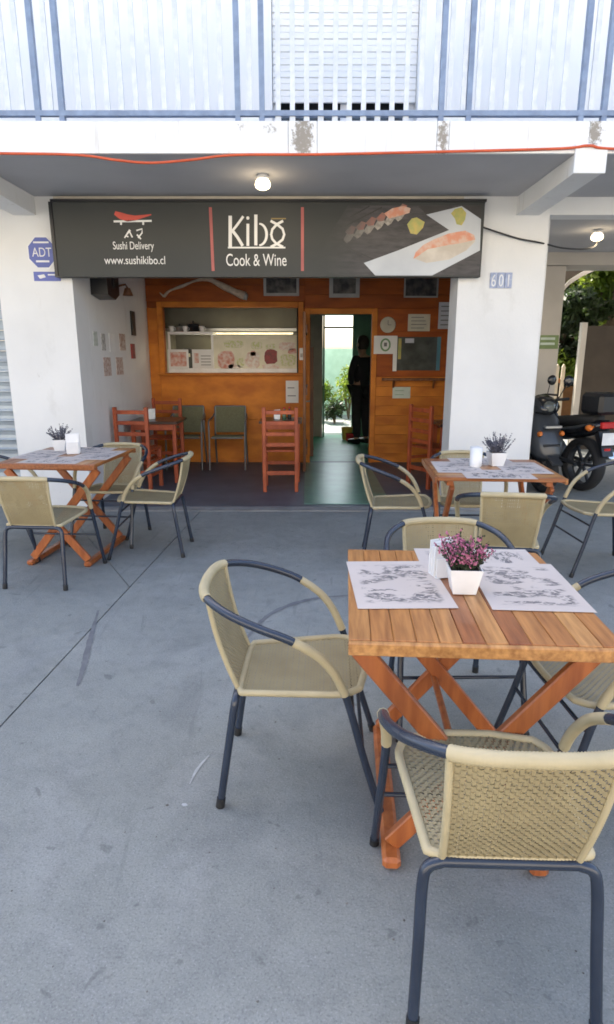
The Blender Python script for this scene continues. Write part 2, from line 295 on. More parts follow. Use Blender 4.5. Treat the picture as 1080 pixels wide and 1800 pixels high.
class MB:
    def __init__(s): s.v = []; s.f = []; s.sm = []
    def add(s, vs, fs, smooth=False):
        b = len(s.v); s.v += [Vector(p) for p in vs]; s.f += [tuple(i + b for i in f) for f in fs]; s.sm += [smooth] * len(fs); return s
    def box(s, x0, x1, y0, y1, z0, z1, bev=0):
        if bev <= 0:
            vs = [(x, y, z) for z in (z0, z1) for y in (y0, y1) for x in (x0, x1)]
            return s.add(vs, [(0, 2, 3, 1), (4, 5, 7, 6), (0, 1, 5, 4), (2, 6, 7, 3), (0, 4, 6, 2), (1, 3, 7, 5)])
        bm = bmesh.new(); bmesh.ops.create_cube(bm, size=1)
        for v in bm.verts: v.co = Vector(((x0 + x1) / 2 + v.co.x * (x1 - x0), (y0 + y1) / 2 + v.co.y * (y1 - y0), (z0 + z1) / 2 + v.co.z * (z1 - z0)))
        bmesh.ops.bevel(bm, geom=bm.edges[:], offset=bev, segments=1, affect='EDGES')
        bm.verts.index_update(); s.add([v.co for v in bm.verts], [tuple(v.index for v in f.verts) for f in bm.faces]); bm.free(); return s
    def beam(s, a, b, wd, th, side=(0, 1, 0), bev=0):
        """rectangular bar from a to b; th measured along `side`, wd across"""
        a, b = Vector(a), Vector(b); d = (b - a).normalized(); t = Vector(side); t = (t - d * t.dot(d)).normalized(); u = d.cross(t)
        if bev:
            q = MB().box(-.5 * wd, .5 * wd, -.5 * th, .5 * th, 0, (b - a).length, bev)
            mt = Matrix((u, t, d)).transposed()
            return s.add([a + mt @ p for p in q.v], q.f)
        vs = []
        for p in (a, b):
            for i, j in ((-1, -1), (1, -1), (1, 1), (-1, 1)): vs.append(p + u * wd / 2 * i + t * th / 2 * j)
        return s.add(vs, [(3, 2, 1, 0), (4, 5, 6, 7), (0, 1, 5, 4), (1, 2, 6, 5), (2, 3, 7, 6), (3, 0, 4, 7)])
    def tube(s, pts, r, seg=8, closed=False, caps=True):
        pts = [Vector(p) for p in pts]; n = len(pts); rr = r if isinstance(r, (list, tuple)) else [r] * n
        up = None; rings = []
        for i, p in enumerate(pts):
            if closed: t = (pts[(i + 1) % n] - pts[i - 1]).normalized()
            else: t = (pts[min(i + 1, n - 1)] - pts[max(i - 1, 0)]).normalized()
            if up is None:
                up = Vector((0, 0, 1)) if abs(t.z) < .9 else Vector((1, 0, 0))
            up = (up - t * up.dot(t)); up.normalize(); sd_ = t.cross(up)
            rings.append([p + (up * math.cos(2 * math.pi * k / seg) + sd_ * math.sin(2 * math.pi * k / seg)) * rr[i] for k in range(seg)])
        vs = [q for rg in rings for q in rg]; fs = []
        for i in range(n if closed else n - 1):
            j = (i + 1) % n
            for k in range(seg): fs.append((i * seg + k, i * seg + (k + 1) % seg, j * seg + (k + 1) % seg, j * seg + k))
        s.add(vs, fs, True)
        if caps and not closed:
            s.add(rings[0], [tuple(range(seg))[::-1]]); s.add(rings[-1], [tuple(range(seg))])
        return s
    def lathe(s, prof, c=(0, 0, 0), seg=16, axis='z', cap=True):
        c = Vector(c); vs = []; m = len(prof)
        for r, h in prof:
            for k in range(seg):
                a = 2 * math.pi * k / seg; x, y = r * math.cos(a), r * math.sin(a)
                vs.append(c + (Vector((x, y, h)) if axis == 'z' else Vector((h, x, y)) if axis == 'x' else Vector((x, h, -y))))
        fs = [(i * seg + k, i * seg + (k + 1) % seg, (i + 1) * seg + (k + 1) % seg, (i + 1) * seg + k) for i in range(m - 1) for k in range(seg)]
        s.add(vs, fs, True)
        if cap: s.add(vs[:seg], [tuple(range(seg))[::-1]]); s.add(vs[-seg:], [tuple(range(seg))])
        return s
    def prism(s, poly, y0, y1, axis='y'):
        """polygon in (x,z) extruded along y; axis z: polygon in (x,y); axis x: polygon in (y,z)"""
        f = {'y': lambda a, b, h: (a, h, b), 'z': lambda a, b, h: (a, b, h), 'x': lambda a, b, h: (h, a, b)}[axis]
        n = len(poly); vs = [f(a, b, y0) for a, b in poly] + [f(a, b, y1) for a, b in poly]
        return s.add(vs, [tuple(range(n)), tuple(range(2 * n - 1, n - 1, -1))] + [(i, i + n, (i + 1) % n + n, (i + 1) % n) for i in range(n)])
    def build(s, name, m, parent=None, local=False, kind=None, fix=True):
        """vertices are world coordinates unless local; links ONE mesh object"""
        me = bpy.data.meshes.new(name)
        off = Vector((0, 0, 0)) if (local or parent is None) else wpos(parent)
        me.from_pydata([p - off for p in s.v], [], s.f)
        me.polygons.foreach_set('use_smooth', s.sm)
        if fix:
            bm = bmesh.new(); bm.from_mesh(me); bmesh.ops.recalc_face_normals(bm, faces=bm.faces[:]); bm.to_mesh(me); bm.free()
        me.materials.append(M[m] if isinstance(m, str) else m); me.update()
        o = bpy.data.objects.new(name, me); COL.objects.link(o); o.parent = parent
        if kind: o['kind'] = kind
        return o

def tag(o, label=None, cat=None, group=None, kind=None):
    if label: o['label'] = label
    if cat: o['category'] = cat
    if group: o['group'] = group
    if kind: o['kind'] = kind
    return o
def thing(name, label, cat, loc=(0, 0, 0), rz=0, group=None):
    o = bpy.data.objects.new(name, None); COL.objects.link(o); o.location = loc; o.rotation_euler = (0, 0, rz); o.empty_display_size = .1
    return tag(o, label, cat, group)
def share(o, parent, loc=(0, 0, 0), rot=None):
    c = o.copy(); COL.objects.link(c); c.parent = parent; c.location = loc
    if rot: c.rotation_euler = rot
    return c
def copy_tree(o, loc=None, rz=None, label=None, parent=None):
    c = o.copy(); COL.objects.link(c); c.parent = parent
    if loc is not None: c.location = loc
    if rz is not None: c.rotation_euler = (0, 0, rz)
    if label: c['label'] = label
    for ch in o.children: copy_tree(ch, parent=c)
    return c
def spline(P, n=8):
    P = [Vector(p) for p in P]; out = []
    for i in range(len(P) - 1):
        p0 = P[i - 1] if i else P[0] * 2 - P[1]; p1, p2 = P[i], P[i + 1]; p3 = P[i + 2] if i + 2 < len(P) else p2 * 2 - p1
        for k in range(n):
            t = k / n
            out.append(.5 * ((2 * p1) + (p2 - p0) * t + (2 * p0 - 5 * p1 + 4 * p2 - p3) * t * t + (3 * p1 - p0 - 3 * p2 + p3) * t ** 3))
    out.append(P[-1]); return out
def resample(pts, step):
    pts = [Vector(p) for p in pts]; L = [0]
    for a, b in zip(pts, pts[1:]): L.append(L[-1] + (b - a).length)
    n = max(2, int(L[-1] / step)); out = []; j = 0
    for i in range(n + 1):
        t = L[-1] * i / n
        while j < len(L) - 2 and L[j + 1] < t: j += 1
        f = (t - L[j]) / max(1e-9, L[j + 1] - L[j]); out.append(pts[j].lerp(pts[j + 1], f))
    return out
def wrapped(mb, pts, r, step=.0035, seg=9):
    """tube wound with strand: a ridge at every turn"""
    p = resample(pts, step); return mb.tube(p, [r * (1.06 if i % 2 else .96) for i in range(len(p))], seg)
def text(s, size, m, parent, x, y, z, sx=1.0, align='CENTER', th=.0015, name='lettering', spacing=1.0, rotz=0, shear=0):
    cu = bpy.data.curves.new('t', 'FONT'); cu.body = s; cu.size = size; cu.align_x = align; cu.extrude = th; cu.space_character = spacing; cu.shear = shear
    t = bpy.data.objects.new('t', cu); COL.objects.link(t)
    bpy.context.view_layer.update(); dg = bpy.context.evaluated_depsgraph_get()
    me = bpy.data.meshes.new_from_object(t.evaluated_get(dg)); bpy.data.objects.remove(t); bpy.data.curves.remove(cu)
    mt = Matrix.Rotation(rotz, 4, 'Z') @ Matrix.Rotation(R(90), 4, 'X') @ Matrix.Scale(sx, 4, (1, 0, 0)); me.transform(mt)
    me.materials.clear(); me.materials.append(M[m]); me.name = name
    o = bpy.data.objects.new(name, me); COL.objects.link(o); o.parent = parent
    o.location = Vector((x, y, z)) - (wpos(parent) if parent else Vector((0, 0, 0)))
    return o
def stroke(mb, pts, wd, y0, y1):
    """flat brush stroke in the x,z plane; wd may be a list"""
    n = len(pts); W = wd if isinstance(wd, (list, tuple)) else [wd] * n; L, Rr = [], []
    for i in range(n):
        a, b = pts[max(0, i - 1)], pts[min(n - 1, i + 1)]; dx, dz = b[0] - a[0], b[1] - a[1]; q = math.hypot(dx, dz) or 1
        nx, nz = -dz / q * W[i] / 2, dx / q * W[i] / 2
        L.append((pts[i][0] + nx, pts[i][1] + nz)); Rr.append((pts[i][0] - nx, pts[i][1] - nz))
    for i in range(n - 1): mb.prism([L[i], L[i + 1], Rr[i + 1], Rr[i]], y0, y1)
    return mb
def at(px, py, y):
    """the point of the vertical plane at distance y that the photograph shows at pixel px, py"""
    c, s = math.cos(PITCH), math.sin(PITCH); xr, yr = (px - 540) / FPX, (py - 900) / FPX
    t = y / (c - yr * s); return xr * t, CAMH + (-s - yr * c) * t
def on_wall(px, py, x):
    c, s = math.cos(PITCH), math.sin(PITCH); xr, yr = (px - 540) / FPX, (py - 900) / FPX
    t = x / xr; return (c - yr * s) * t, CAMH + (-s - yr * c) * t

# ------------------------------------------------------------------ ground
YF = 5.97                     # street face of the pillars
YB = 8.62                     # orange back wall
XL, XR = -2.15, 2.17
g = MB().add([(-300, -300, -.016), (300, -300, -.016), (300, 300, -.016), (-300, 300, -.016)], [(0, 1, 2, 3)]).build('ground', 'joint'); tag(g, kind='structure')
def halfplane(poly, p, d, side, off):
    n = Vector((-d[1], d[0])) * side; out = []
    f = [(Vector(q) - Vector(p)).dot(n) - off for q in poly]
    for i in range(len(poly)):
        j = (i + 1) % len(poly); a, b = Vector(poly[i]), Vector(poly[j])
        if f[i] >= 0: out.append(tuple(a))
        if f[i] * f[j] < 0: out.append(tuple(a.lerp(b, f[i] / (f[i] - f[j]))))
    return out
d1 = Vector((.114, 1.909)).normalized(); p1 = (-1.2, 3.3); d2 = Vector((.381, -.653)).normalized(); p2 = (-1.171, 3.806)
big = [(-120, -120), (120, -120), (120, 120), (-120, 120)]
sl_r = halfplane(big, p1, d1, -1, .004); left_ = halfplane(big, p1, d1, 1, .004)
for poly in (sl_r, halfplane(left_, p2, d2, 1, .003), halfplane(left_, p2, d2, -1, .003)):
    mb = MB(); mb.prism(poly, -.015, 0, axis='z'); o = mb.build('concrete_slab', 'concrete'); tag(o, kind='structure')
# tyre rubs and spilt paint lie on the slab as thin films
def film(name, pts, wd, m, z=.0025):
    mb = MB(); pts = spline([(x, y, 0) for x, y in pts], 10); n = len(pts); vs = []
    for i, p in enumerate(pts):
        t = (pts[min(n - 1, i + 1)] - pts[max(0, i - 1)]).normalized(); q = Vector((-t.y, t.x, 0)) * wd * (.35 + .65 * math.sin(math.pi * (i + .5) / n)) * (.75 + .5 * rnd.random()) / 2
        vs += [p + q + Vector((0, 0, z)), p - q + Vector((0, 0, z))]
    mb.add(vs, [(2 * i, 2 * i + 1, 2 * i + 3, 2 * i + 2) for i in range(n - 1)]); return tag(mb.build(name, m), kind='structure')
M['rub'] = mat('tyre_rub', (.13, .131, .138), (.17, .171, .175), rough=.8, scale=18, detail=6, lo=.4, hi=.6)
M['paintspill'] = mat('paint_spill', (.48, .48, .48), (.32, .32, .32), rough=.7, scale=30)
film('ground_tyre_mark', [(-.34, 3.0), (-.22, 3.36), (.0, 3.58), (.26, 3.66)], .035, 'rub')
film('ground_tyre_mark', [(-1.25, 3.42), (-1.17, 3.05), (-1.1, 2.75), (-1.06, 2.55)], .03, 'rub')
film('ground_paint_mark', [(-.375, 2.04), (-.405, 1.96), (-.418, 1.88)], .010, 'paintspill')
film('ground_paint_mark', [(-.425, 1.78), (-.415, 1.775), (-.405, 1.772)], .014, 'paintspill')
# unseen block across the street, added to bounce warm sunlight onto the front
tag(MB().box(-30, 30, -15.5, -15, 0, 9).build('street_bounce_block', mat('cream_bounce', (.72, .66, .55), (.66, .60, .50), rough=.8, scale=.6)), kind='structure')
def grit():
    mb = MB()
    for i in range(260):
        x, y = rnd.uniform(-2.2, 1.6), .9 + 5 * rnd.random() ** 1.5; r = rnd.uniform(.0015, .005) * (1.6 if rnd.random() < .1 else 1); a = rnd.random() * 6.28
        ring = [(x + r * rnd.uniform(.7, 1.2) * math.cos(a + k * 1.257), y + r * rnd.uniform(.7, 1.2) * math.sin(a + k * 1.257), .0005) for k in range(5)]
        mb.add(ring + [(x, y, r * .8)], [(k, (k + 1) % 5, 5) for k in range(5)])
    return mb.build('grit', 'grit')
M['grit'] = mat('grit', (.20, .19, .17), (.06, .055, .05), rough=.95, scale=30)
tag(grit(), 'loose specks of grit scattered on the concrete', 'grit', kind='stuff')
# floors inside
tag(MB().box(XL, 2.05, YF + .02, YB + .1, -.012, .012).build('floor', 'floor'), kind='structure')
tag(MB().box(-.12, 1.35, YB + .1, 11.75, -.012, .012).build('corridor_floor', 'greenfloor'), kind='structure')
tag(MB().box(-.03, .86, YF + .12, YB - .03, .0125, .0165).build('floor_green_glow', mat('green_door_glow', (.075, .22, .155), (.05, .155, .11), rough=.3, scale=5, detail=6)), kind='structure')  # green strip: light spilling from the doorway, painted onto the floor
tag(MB().box(XL, XR, YF - .13, YF + .02, -.012, .008).build('threshold_pavement', mat('threshold', (.30, .29, .27), (.20, .195, .185), rough=.8, scale=7, detail=6, bump=.3)), kind='structure')

# ------------------------------------------------------------------ the building
B = thing('restaurant_building', 'white rendered building with open ground floor and balcony slab over the terrace', 'building', (0, YF, 0))
ZC, YS = 2.85, 4.76           # ceiling height, street edge of the balcony slab
MB().box(-2.83, XL, YF, YF + .36, 0, ZC).build('pillar', 'white', B)
MB().box(1.385, XR, YF, YF + .32, 0, ZC).build('pillar', 'white', B)
MB().box(XL - .25, XL, YF + .362, YB + .12, 0, ZC).build('wall', 'white', B)                 # left wall of the room
MB().box(2.05, 2.30, YF + .325, YB + .12, 0, ZC - .002).build('wall', 'white', B)
MB().box(XL + .002, 1.383, YF + .01, YF + .2, 2.32, ZC - .002).build('lintel', 'white', B)
MB().box(XR + .002, 9, YF + .004, YF + .2, 2.70, ZC - .002).build('lintel', 'white', B)          # over the passage
MB().box(-9, -3.6, YF, YF + .3, 0, ZC - .002).build('wall', 'white', B)
MB().box(-3.598, -2.832, YF + .012, YF + .3, 2.15, ZC - .002).build('lintel', 'white', B)
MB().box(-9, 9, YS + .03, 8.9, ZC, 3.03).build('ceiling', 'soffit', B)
# the slab edge: cast in lengths, with worn upright joints
xs = [-9, -3.4, -.13, .07, .90, .985, 1.955, 9]
for a, b in zip(xs, xs[1:]):
    MB().box(a + .0015, b - .0015, YS, YS + .028, ZC - .004, 3.047, .002).build('slab_edge', 'slabwhite', B)
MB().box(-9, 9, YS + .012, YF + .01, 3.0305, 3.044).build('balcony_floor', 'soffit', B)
for x0 in (1.87, -2.62):
    mb = MB(); mb.prism([(YS - .002, 2.72), (YF, 2.695), (YF, ZC), (YS - .002, ZC - .005)], x0, x0 + .2, axis='x'); mb.build('bracket', 'slabwhite', B)
MB().box(1.86, 2.085, YS - .02, YS - .003, 2.715, 2.905, .004).build('bracket_cap', 'slabwhite', B)
MB().box(XL - .1, 1.39, YF - .012, YF + .01, 2.80, 2.848).build('ceiling_strip', mat('warm_trim', (.66, .61, .52), rough=.7), B)
# storey above
DX0, DX1 = -.30, .95
MB().box(-9, DX0, YF + .02, 8.9, 3.047, 9.6).build('upper_wall', 'upper', B)
MB().box(DX1, 9, YF + .02, 8.9, 3.047, 9.6).build('upper_wall', 'upper', B)
MB().box(DX0, DX1, YF + .02, 8.9, 5.25, 9.6).build('upper_wall', 'upper', B)
bd = MB().box(DX0, DX1, YF + .20, YF + .26, 3.047, 5.25).build('balcony_door', 'glassdark', B)
mb = MB()
for x in (DX0 + .003, (DX0 + DX1) / 2 - .03, DX1 - .063): mb.box(x, x + .06, YF + .15, YF + .199, 3.05, 5.24)
mb.build('door_frame', 'railpale', bd)
mb = MB()
for i in range(34): mb.box(DX0 + .004, DX1 - .004, YF + .10 + .004 * (i % 2), YF + .125, 3.62 + i * .048, 3.62 + i * .048 + .046, .004)
mb.build('shutter_slats', 'upper', bd, kind='stuff')
MB().box(-9, 9, YF - .1, 9.1, 9.601, 9.8).build('roof', 'soffit', B)
# rear single-storey part with kitchen and corridor
MB().box(-2.4, 1.6, 8.95, 11.75, 2.86, 3.02).build('rear_roof', 'soffit', B)
MB().box(-2.4, -2.16, YB + .125, 11.75, 0, 2.855).build('wall', 'kitchen', B)
MB().box(-2.155, .283, 11.5, 11.75, 0, 2.855).build('wall', 'kitchen', B)
MB().box(.86, 1.6, 11.5, 11.75, 0, 2.855).build('wall', 'tealwall', B)
MB().box(.285, .858, 11.5, 11.75, 2.19, 2.855).build('lintel', 'tealwall', B)
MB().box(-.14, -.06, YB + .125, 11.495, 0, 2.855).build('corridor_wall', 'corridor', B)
MB().box(1.36, 1.6, YB + .125, 11.495, 0, 2.855).build('corridor_wall', 'tealwall', B)
M['greensheet'] = mat('green_plastic_sheet', (.32, .62, .45), (.28, .56, .40), rough=.5)
n, l, b = nodes(M['greensheet']); tr = n.new('ShaderNodeBsdfTranslucent'); ms = n.new('ShaderNodeMixShader'); ms.inputs[0].default_value = .75
l.new(b.inputs['Base Color'].links[0].from_socket, tr.inputs[0]); l.new(b.outputs[0], ms.inputs[1]); l.new(tr.outputs[0], ms.inputs[2]); l.new(ms.outputs[0], n['Material Output'].inputs['Surface'])
mb = MB(); xs_ = [-1.2 + .04 * i for i in range(76)]
mb.add([(x, y, 2.46 + .012 * math.sin(x * 78.5) + (.12 if y > 12 else 0)) for y in (11.76, 14.2) for x in xs_], [(i, i + 1, i + 77, i + 76) for i in range(75)], True)
mb.build('porch_roof', 'greensheet', B, fix=False)
# passage to the right of the restaurant: ceiling beam and pier at its far end
MB().box(2.302, 9, 8.35, 8.9, 2.60, ZC - .004).build('beam', 'pierwall', B)
MB().box(2.302, 3.345, 8.45, 8.88, 0, 2.598).build('pier', 'pierwall', B)

# back wall of the room: boards, door opening, serving hatch
def k8(x): return x * YB / 8.5
HX0, HX1, HZ0, HZ1 = -1.936, -.117, 1.262, 2.106         # hatch
DOX0, DOX1, DOZ = .04, .875, 2.02                         # door opening
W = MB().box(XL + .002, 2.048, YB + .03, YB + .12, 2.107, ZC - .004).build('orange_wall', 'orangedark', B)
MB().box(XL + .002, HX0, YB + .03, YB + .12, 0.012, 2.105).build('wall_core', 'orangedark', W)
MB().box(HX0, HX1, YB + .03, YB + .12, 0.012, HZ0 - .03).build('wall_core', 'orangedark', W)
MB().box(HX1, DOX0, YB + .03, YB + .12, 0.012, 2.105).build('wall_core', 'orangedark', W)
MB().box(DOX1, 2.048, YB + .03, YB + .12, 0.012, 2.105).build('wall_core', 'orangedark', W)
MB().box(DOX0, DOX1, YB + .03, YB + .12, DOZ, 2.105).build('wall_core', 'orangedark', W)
def planks(x0, x1, z0, z1, h, m, vert=False, y=YB, t=.022):
    z = z0; k = 0
    L, Hh = (x1 - x0, z1 - z0)
    n = max(1, round((L if vert else Hh) / h)); s_ = (L if vert else Hh) / n
    for i in range(n):
        j = rnd.uniform(0, .003)
        if vert: MB().box(x0 + i * s_ + .0012, x0 + (i + 1) * s_ - .0012, y + .003 - j, y + .003 + t, z0, z1, .002).build('plank', m, W)
        else: MB().box(x0, x1, y + .003 - j, y + .003 + t, z0 + i * s_ + .0012, z0 + (i + 1) * s_ - .0012, .002).build('plank', m, W)
planks(XL + .004, HX0 - .072, .013, 2.10, .11, 'orange', True)
planks(HX0 - .07, HX1 + .07, .013, HZ0 - .045, .61, 'orange')          # two wide sheets under the hatch
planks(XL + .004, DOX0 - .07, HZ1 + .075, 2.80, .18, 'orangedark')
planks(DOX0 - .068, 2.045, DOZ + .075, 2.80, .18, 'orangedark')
planks(DOX1 + .072, 2.045, .013, 1.20, .132, 'orange')
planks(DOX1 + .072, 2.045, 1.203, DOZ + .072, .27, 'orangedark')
# frames
for (x0, x1, z0, z1, m) in ((HX0 - .07, HX0, HZ0 - .043, HZ1 + .072, 'orange'), (HX1, HX1 + .07, .013, HZ1 + .072, 'orange'), (HX0 + .001, HX1 - .001, HZ1, HZ1 + .072, 'orange'),
                            (DOX0 - .068, DOX0, .013, DOZ + .072, 'orange'), (DOX1, DOX1 + .07, .013, DOZ + .072, 'orange'), (DOX0 + .001, DOX1 - .001, DOZ, DOZ + .072, 'orange')):
    MB().box(x0, x1, YB - .022, YB + .028, z0, z1, .004).build('frame_board', m, W)
MB().box(1.93, 2.0, YB - .018, YB + .001, .013, 2.75, .003).build('frame_board', 'orangedark', W)
# ledge of the hatch
MB().box(HX0 - .09, HX1 + .09, YB - .07, YB + .12, HZ0 - .043, HZ0 - .012, .004).build('hatch_ledge', 'orange', W)

# open door leaf, swung out into the room
D = thing('wooden_door', 'brown boarded wooden door swung open beside the corridor doorway', 'door', (-.015, YB - .03, 0.012))
for i in range(6):
    y1 = YB - .03 - i * .13
    MB().box(-.05, -.015, y1 - .1285, y1 - .0015, .03, 2.0, .003).build('plank', 'doorwood', D)
for z in (.25, 1.0, 1.75): MB().box(-.014, .006, YB - .80, YB - .04, z, z + .1, .003).build('rail', 'doorwood', D)
MB().tube([(-.012, YB - .74, 1.02 - .1), (.03, YB - .74, 1.02 - .1), (.03, YB - .66, .92)], .009, 8).build('handle', 'steel', D)

# ------------------------------------------------------------------ balcony railing
RL = thing('balcony_railing', 'blue grey metal balcony railing with pale upright slats above the white slab', 'railing', (0, YS + .06, 3.047))
yr = YS + .06
for x in (-3.5, -1.866, -1.70, -.48, -.312, .93, 1.12, 1.90, 2.06, 3.5): MB().box(x - .018, x + .018, yr - .02, yr + .02, 3.047, 4.08).build('post', 'railblue', RL)
for a, b in ((-1.846, -1.72), (-.46, -.332), (.95, 1.10)): MB().box(a, b, yr - .012, yr + .012, 3.047, 3.085).build('foot_plate', 'railpale', RL)
MB().box(-4, 4, yr - .022, yr + .022, 3.092, 3.125).build('rail', 'railblue', RL)
MB().box(-4, 4, yr - .022, yr + .022, 4.081, 4.12).build('rail', 'railblue', RL)
mb = MB().box(-.017, .017, -.006, .006, 0, .955)
b0 = mb.build('baluster', 'railpale', RL, local=True); first = True
x = -3.45
while x < 3.45:
    if min(abs(x - q) for q in (-3.5, -1.866, -1.70, -.48, -.312, .93, 1.12, 1.90, 2.06, 3.5)) > .035:
        if first: b0.location = (x, 0, .079); first = False
        else: share(b0, RL, (x, 0, .079))
    x += .0985
x = -.20
while x < .75:
    MB().box(x - .02, x + .02, yr - .008, yr + .008, 3.047, 3.0915).build('foot', 'railpale', RL); x += .0985

# ------------------------------------------------------------------ cables, lamps
pts = spline([(-3.5, YS - .012, 2.85), (-2.14, YS - .012, 2.842), (-1.6, YS - .012, 2.832), (-1.33, YS - .014, 2.80), (-1.09, YS - .015, 2.782), (-.8, YS - .014, 2.802), (-.5, YS - .012, 2.832), (.1, YS - .012, 2.836), (.9, YS - .012, 2.852), (1.75, YS - .012, 2.872), (1.95, YS - .03, 2.885), (2.2, YS - .016, 2.868), (3.6, YS - .012, 2.87)], 10)
tag(MB().tube(pts, .009, 8).build('orange_cable', 'cableorange'), 'orange cable strung along the lower edge of the white balcony slab', 'cable')
pts = spline([(1.56, 5.90, 2.585), (1.70, 5.93, 2.55), (1.9, 5.95, 2.50), (2.1, 5.95, 2.465), (2.4, 6.2, 2.46), (2.75, 6.5, 2.50), (3.0, 6.85, 2.60), (3.03, 6.93, 2.735)], 8)
tag(MB().tube(pts, .008, 6).build('black_cable', 'black'), 'thin black cable running from the shop sign to the lamp in the passage', 'cable')
def lamp(x, y, z, label, power):
    t = thing('ceiling_lamp', label, 'lamp', (x, y, z), group='small ceiling lamps')
    MB().lathe([(.035, 0), (.05, -.012), (.05, -.03), (.03, -.032)], (x, y, z)).build('base', 'ceramic', t)
    MB().lathe([(.034, -.031), (.055, -.045), (.062, -.07), (.055, -.092), (.03, -.105), (.008, -.108)], (x, y, z)).build('globe', 'lampon', t)
    li = bpy.data.lights.new('lamp_light', 'POINT'); li.energy = power; li.color = (1, .8, .55); li.shadow_soft_size = .07
    lo = bpy.data.objects.new('lamp_light', li); COL.objects.link(lo); lo.parent = t; lo.location = (0, 0, -.17)
lamp(-.347, 5.30, 2.85, 'small lit ceiling lamp under the balcony slab above the shop sign', .45)
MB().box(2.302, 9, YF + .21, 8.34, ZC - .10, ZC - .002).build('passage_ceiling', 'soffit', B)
lamp(3.02, 6.9, 2.745, 'small lit ceiling lamp in the dark passage right of the pillar', .45)

# ------------------------------------------------------------------ shop sign
SX0, SX1, SZ0, SZ1, SY = -2.235, 1.56, 2.165, 2.785, 5.875
SG = thing('shop_sign', 'long dark grey shop sign reading Kibo Cook and Wine with a sushi photograph', 'sign', ((SX0 + SX1) / 2, SY, SZ0))
MB().box(SX0, SX1, SY, SY + .085, SZ0, SZ1, .003).build('panel', 'signface', SG)
fr = MB().box(SX0 - .012, SX1 + .012, SY - .004, SY + .088, SZ1 + .001, SZ1 + .022).box(SX0 - .03, SX0 - .002, SY - .004, SY + .088, SZ0, SZ1 + .001)
fr.build('frame', 'black', SG)  # black strips along top and left edge stand in for the shadow gap
y0, y1 = SY - .003, SY - .001
def sgn(px, py): return at(px, py, SY)
for px0, px1 in ((370, 375), (532, 532)):
    a = sgn(px0, 364); b = sgn(px1, 476)
    stroke(MB(), [a, b], .026, y0, y1).build('red_line', 'barred', SG)
# the word Kibo, hand drawn: K, i, b and an o made of two crossing arcs with a stroke above
def P(*pp): return [sgn(*q) for q in pp]
k = MB()
stroke(k, P((405, 379), (405, 434)), .030, y0, y1)
stroke(k, P((428, 380), (418, 394), (407, 408)), .021, y0 - .0005, y1)
stroke(k, P((409, 405), (418, 417), (427, 432)), .026, y0 - .001, y1)
k.build('lettering', 'letter', SG)
k = MB(); stroke(k, P((436, 393), (436, 432)), .025, y0, y1); a = sgn(436, 383); k.lathe([(.014, y0), (.014, y1)], (a[0], 0, a[1]), 10, axis='y'); k.build('lettering', 'letter', SG)
k = MB(); stroke(k, P((450, 377), (450, 431)), .028, y0, y1)
bow = [sgn(456 + 13 * math.sin(t), 412 - 19 * math.cos(t)) for t in [math.pi * i / 12 for i in range(13)]]
stroke(k, bow, [.014 + .010 * math.sin(math.pi * i / 12) for i in range(13)], y0 - .0005, y1); k.build('lettering', 'letter', SG)
k = MB()
stroke(k, P((498, 388), (487, 394), (479, 403), (477, 412), (479, 420), (486, 428), (498, 434)), .021, y0, y1)
stroke(k, P((476, 388), (487, 394), (497, 402), (500, 412), (497, 421), (488, 428), (476, 434)), .021, y0 - .0005, y1)
k.build('lettering', 'letter', SG)
stroke(MB(), P((477, 384), (503, 384)), .010, y0, y1).build('accent', mat('sign_gold', (.30, .21, .06), rough=.5), SG)
stroke(MB(), P((401, 435), (502, 435)), .013, y0 - .001, y1).build('underline', 'letter', SG)
xz = sgn(451, 467); text('Cook & Wine', .145, 'letter', SG, xz[0], y0, xz[1], sx=.66)
# left part of the sign
stroke(MB(), P((200, 389), (267, 388)), .016, y0, y1).build('tray', 'letter', SG)
for a in (213, 252): stroke(MB(), P((a, 389), (a, 395)), .016, y0 - .0004, y1).build('tray_foot', 'letter', SG)

stroke(MB(), P((202, 374), (212, 379), (224, 383), (238, 383), (252, 380), (266, 377)), [.030, .055, .058, .04, .022, .008], y0, y1).build('emblem', 'red', SG)
k = MB(); stroke(k, P((219, 418), (225, 409), (229, 404)), [.010, .014, .02], y0, y1); stroke(k, P((227, 405), (233, 417)), .012, y0 - .0004, y1); stroke(k, P((221, 414), (226, 416)), .012, y0 - .0008, y1); k.build('lettering', 'letter', SG)
k = MB(); stroke(k, P((240, 405), (250, 402), (250, 409), (243, 418)), .011, y0, y1); stroke(k, P((241, 412), (248, 420)), .013, y0 - .0004, y1); k.build('lettering', 'letter', SG)
xz = sgn(235, 438); text('Sushi Delivery', .092, 'letter', SG, xz[0], y0, xz[1], sx=.69)
xz = sgn(238, 464); text('www.sushikibo.cl', .098, 'letter', SG, xz[0], y0, xz[1], sx=.80)
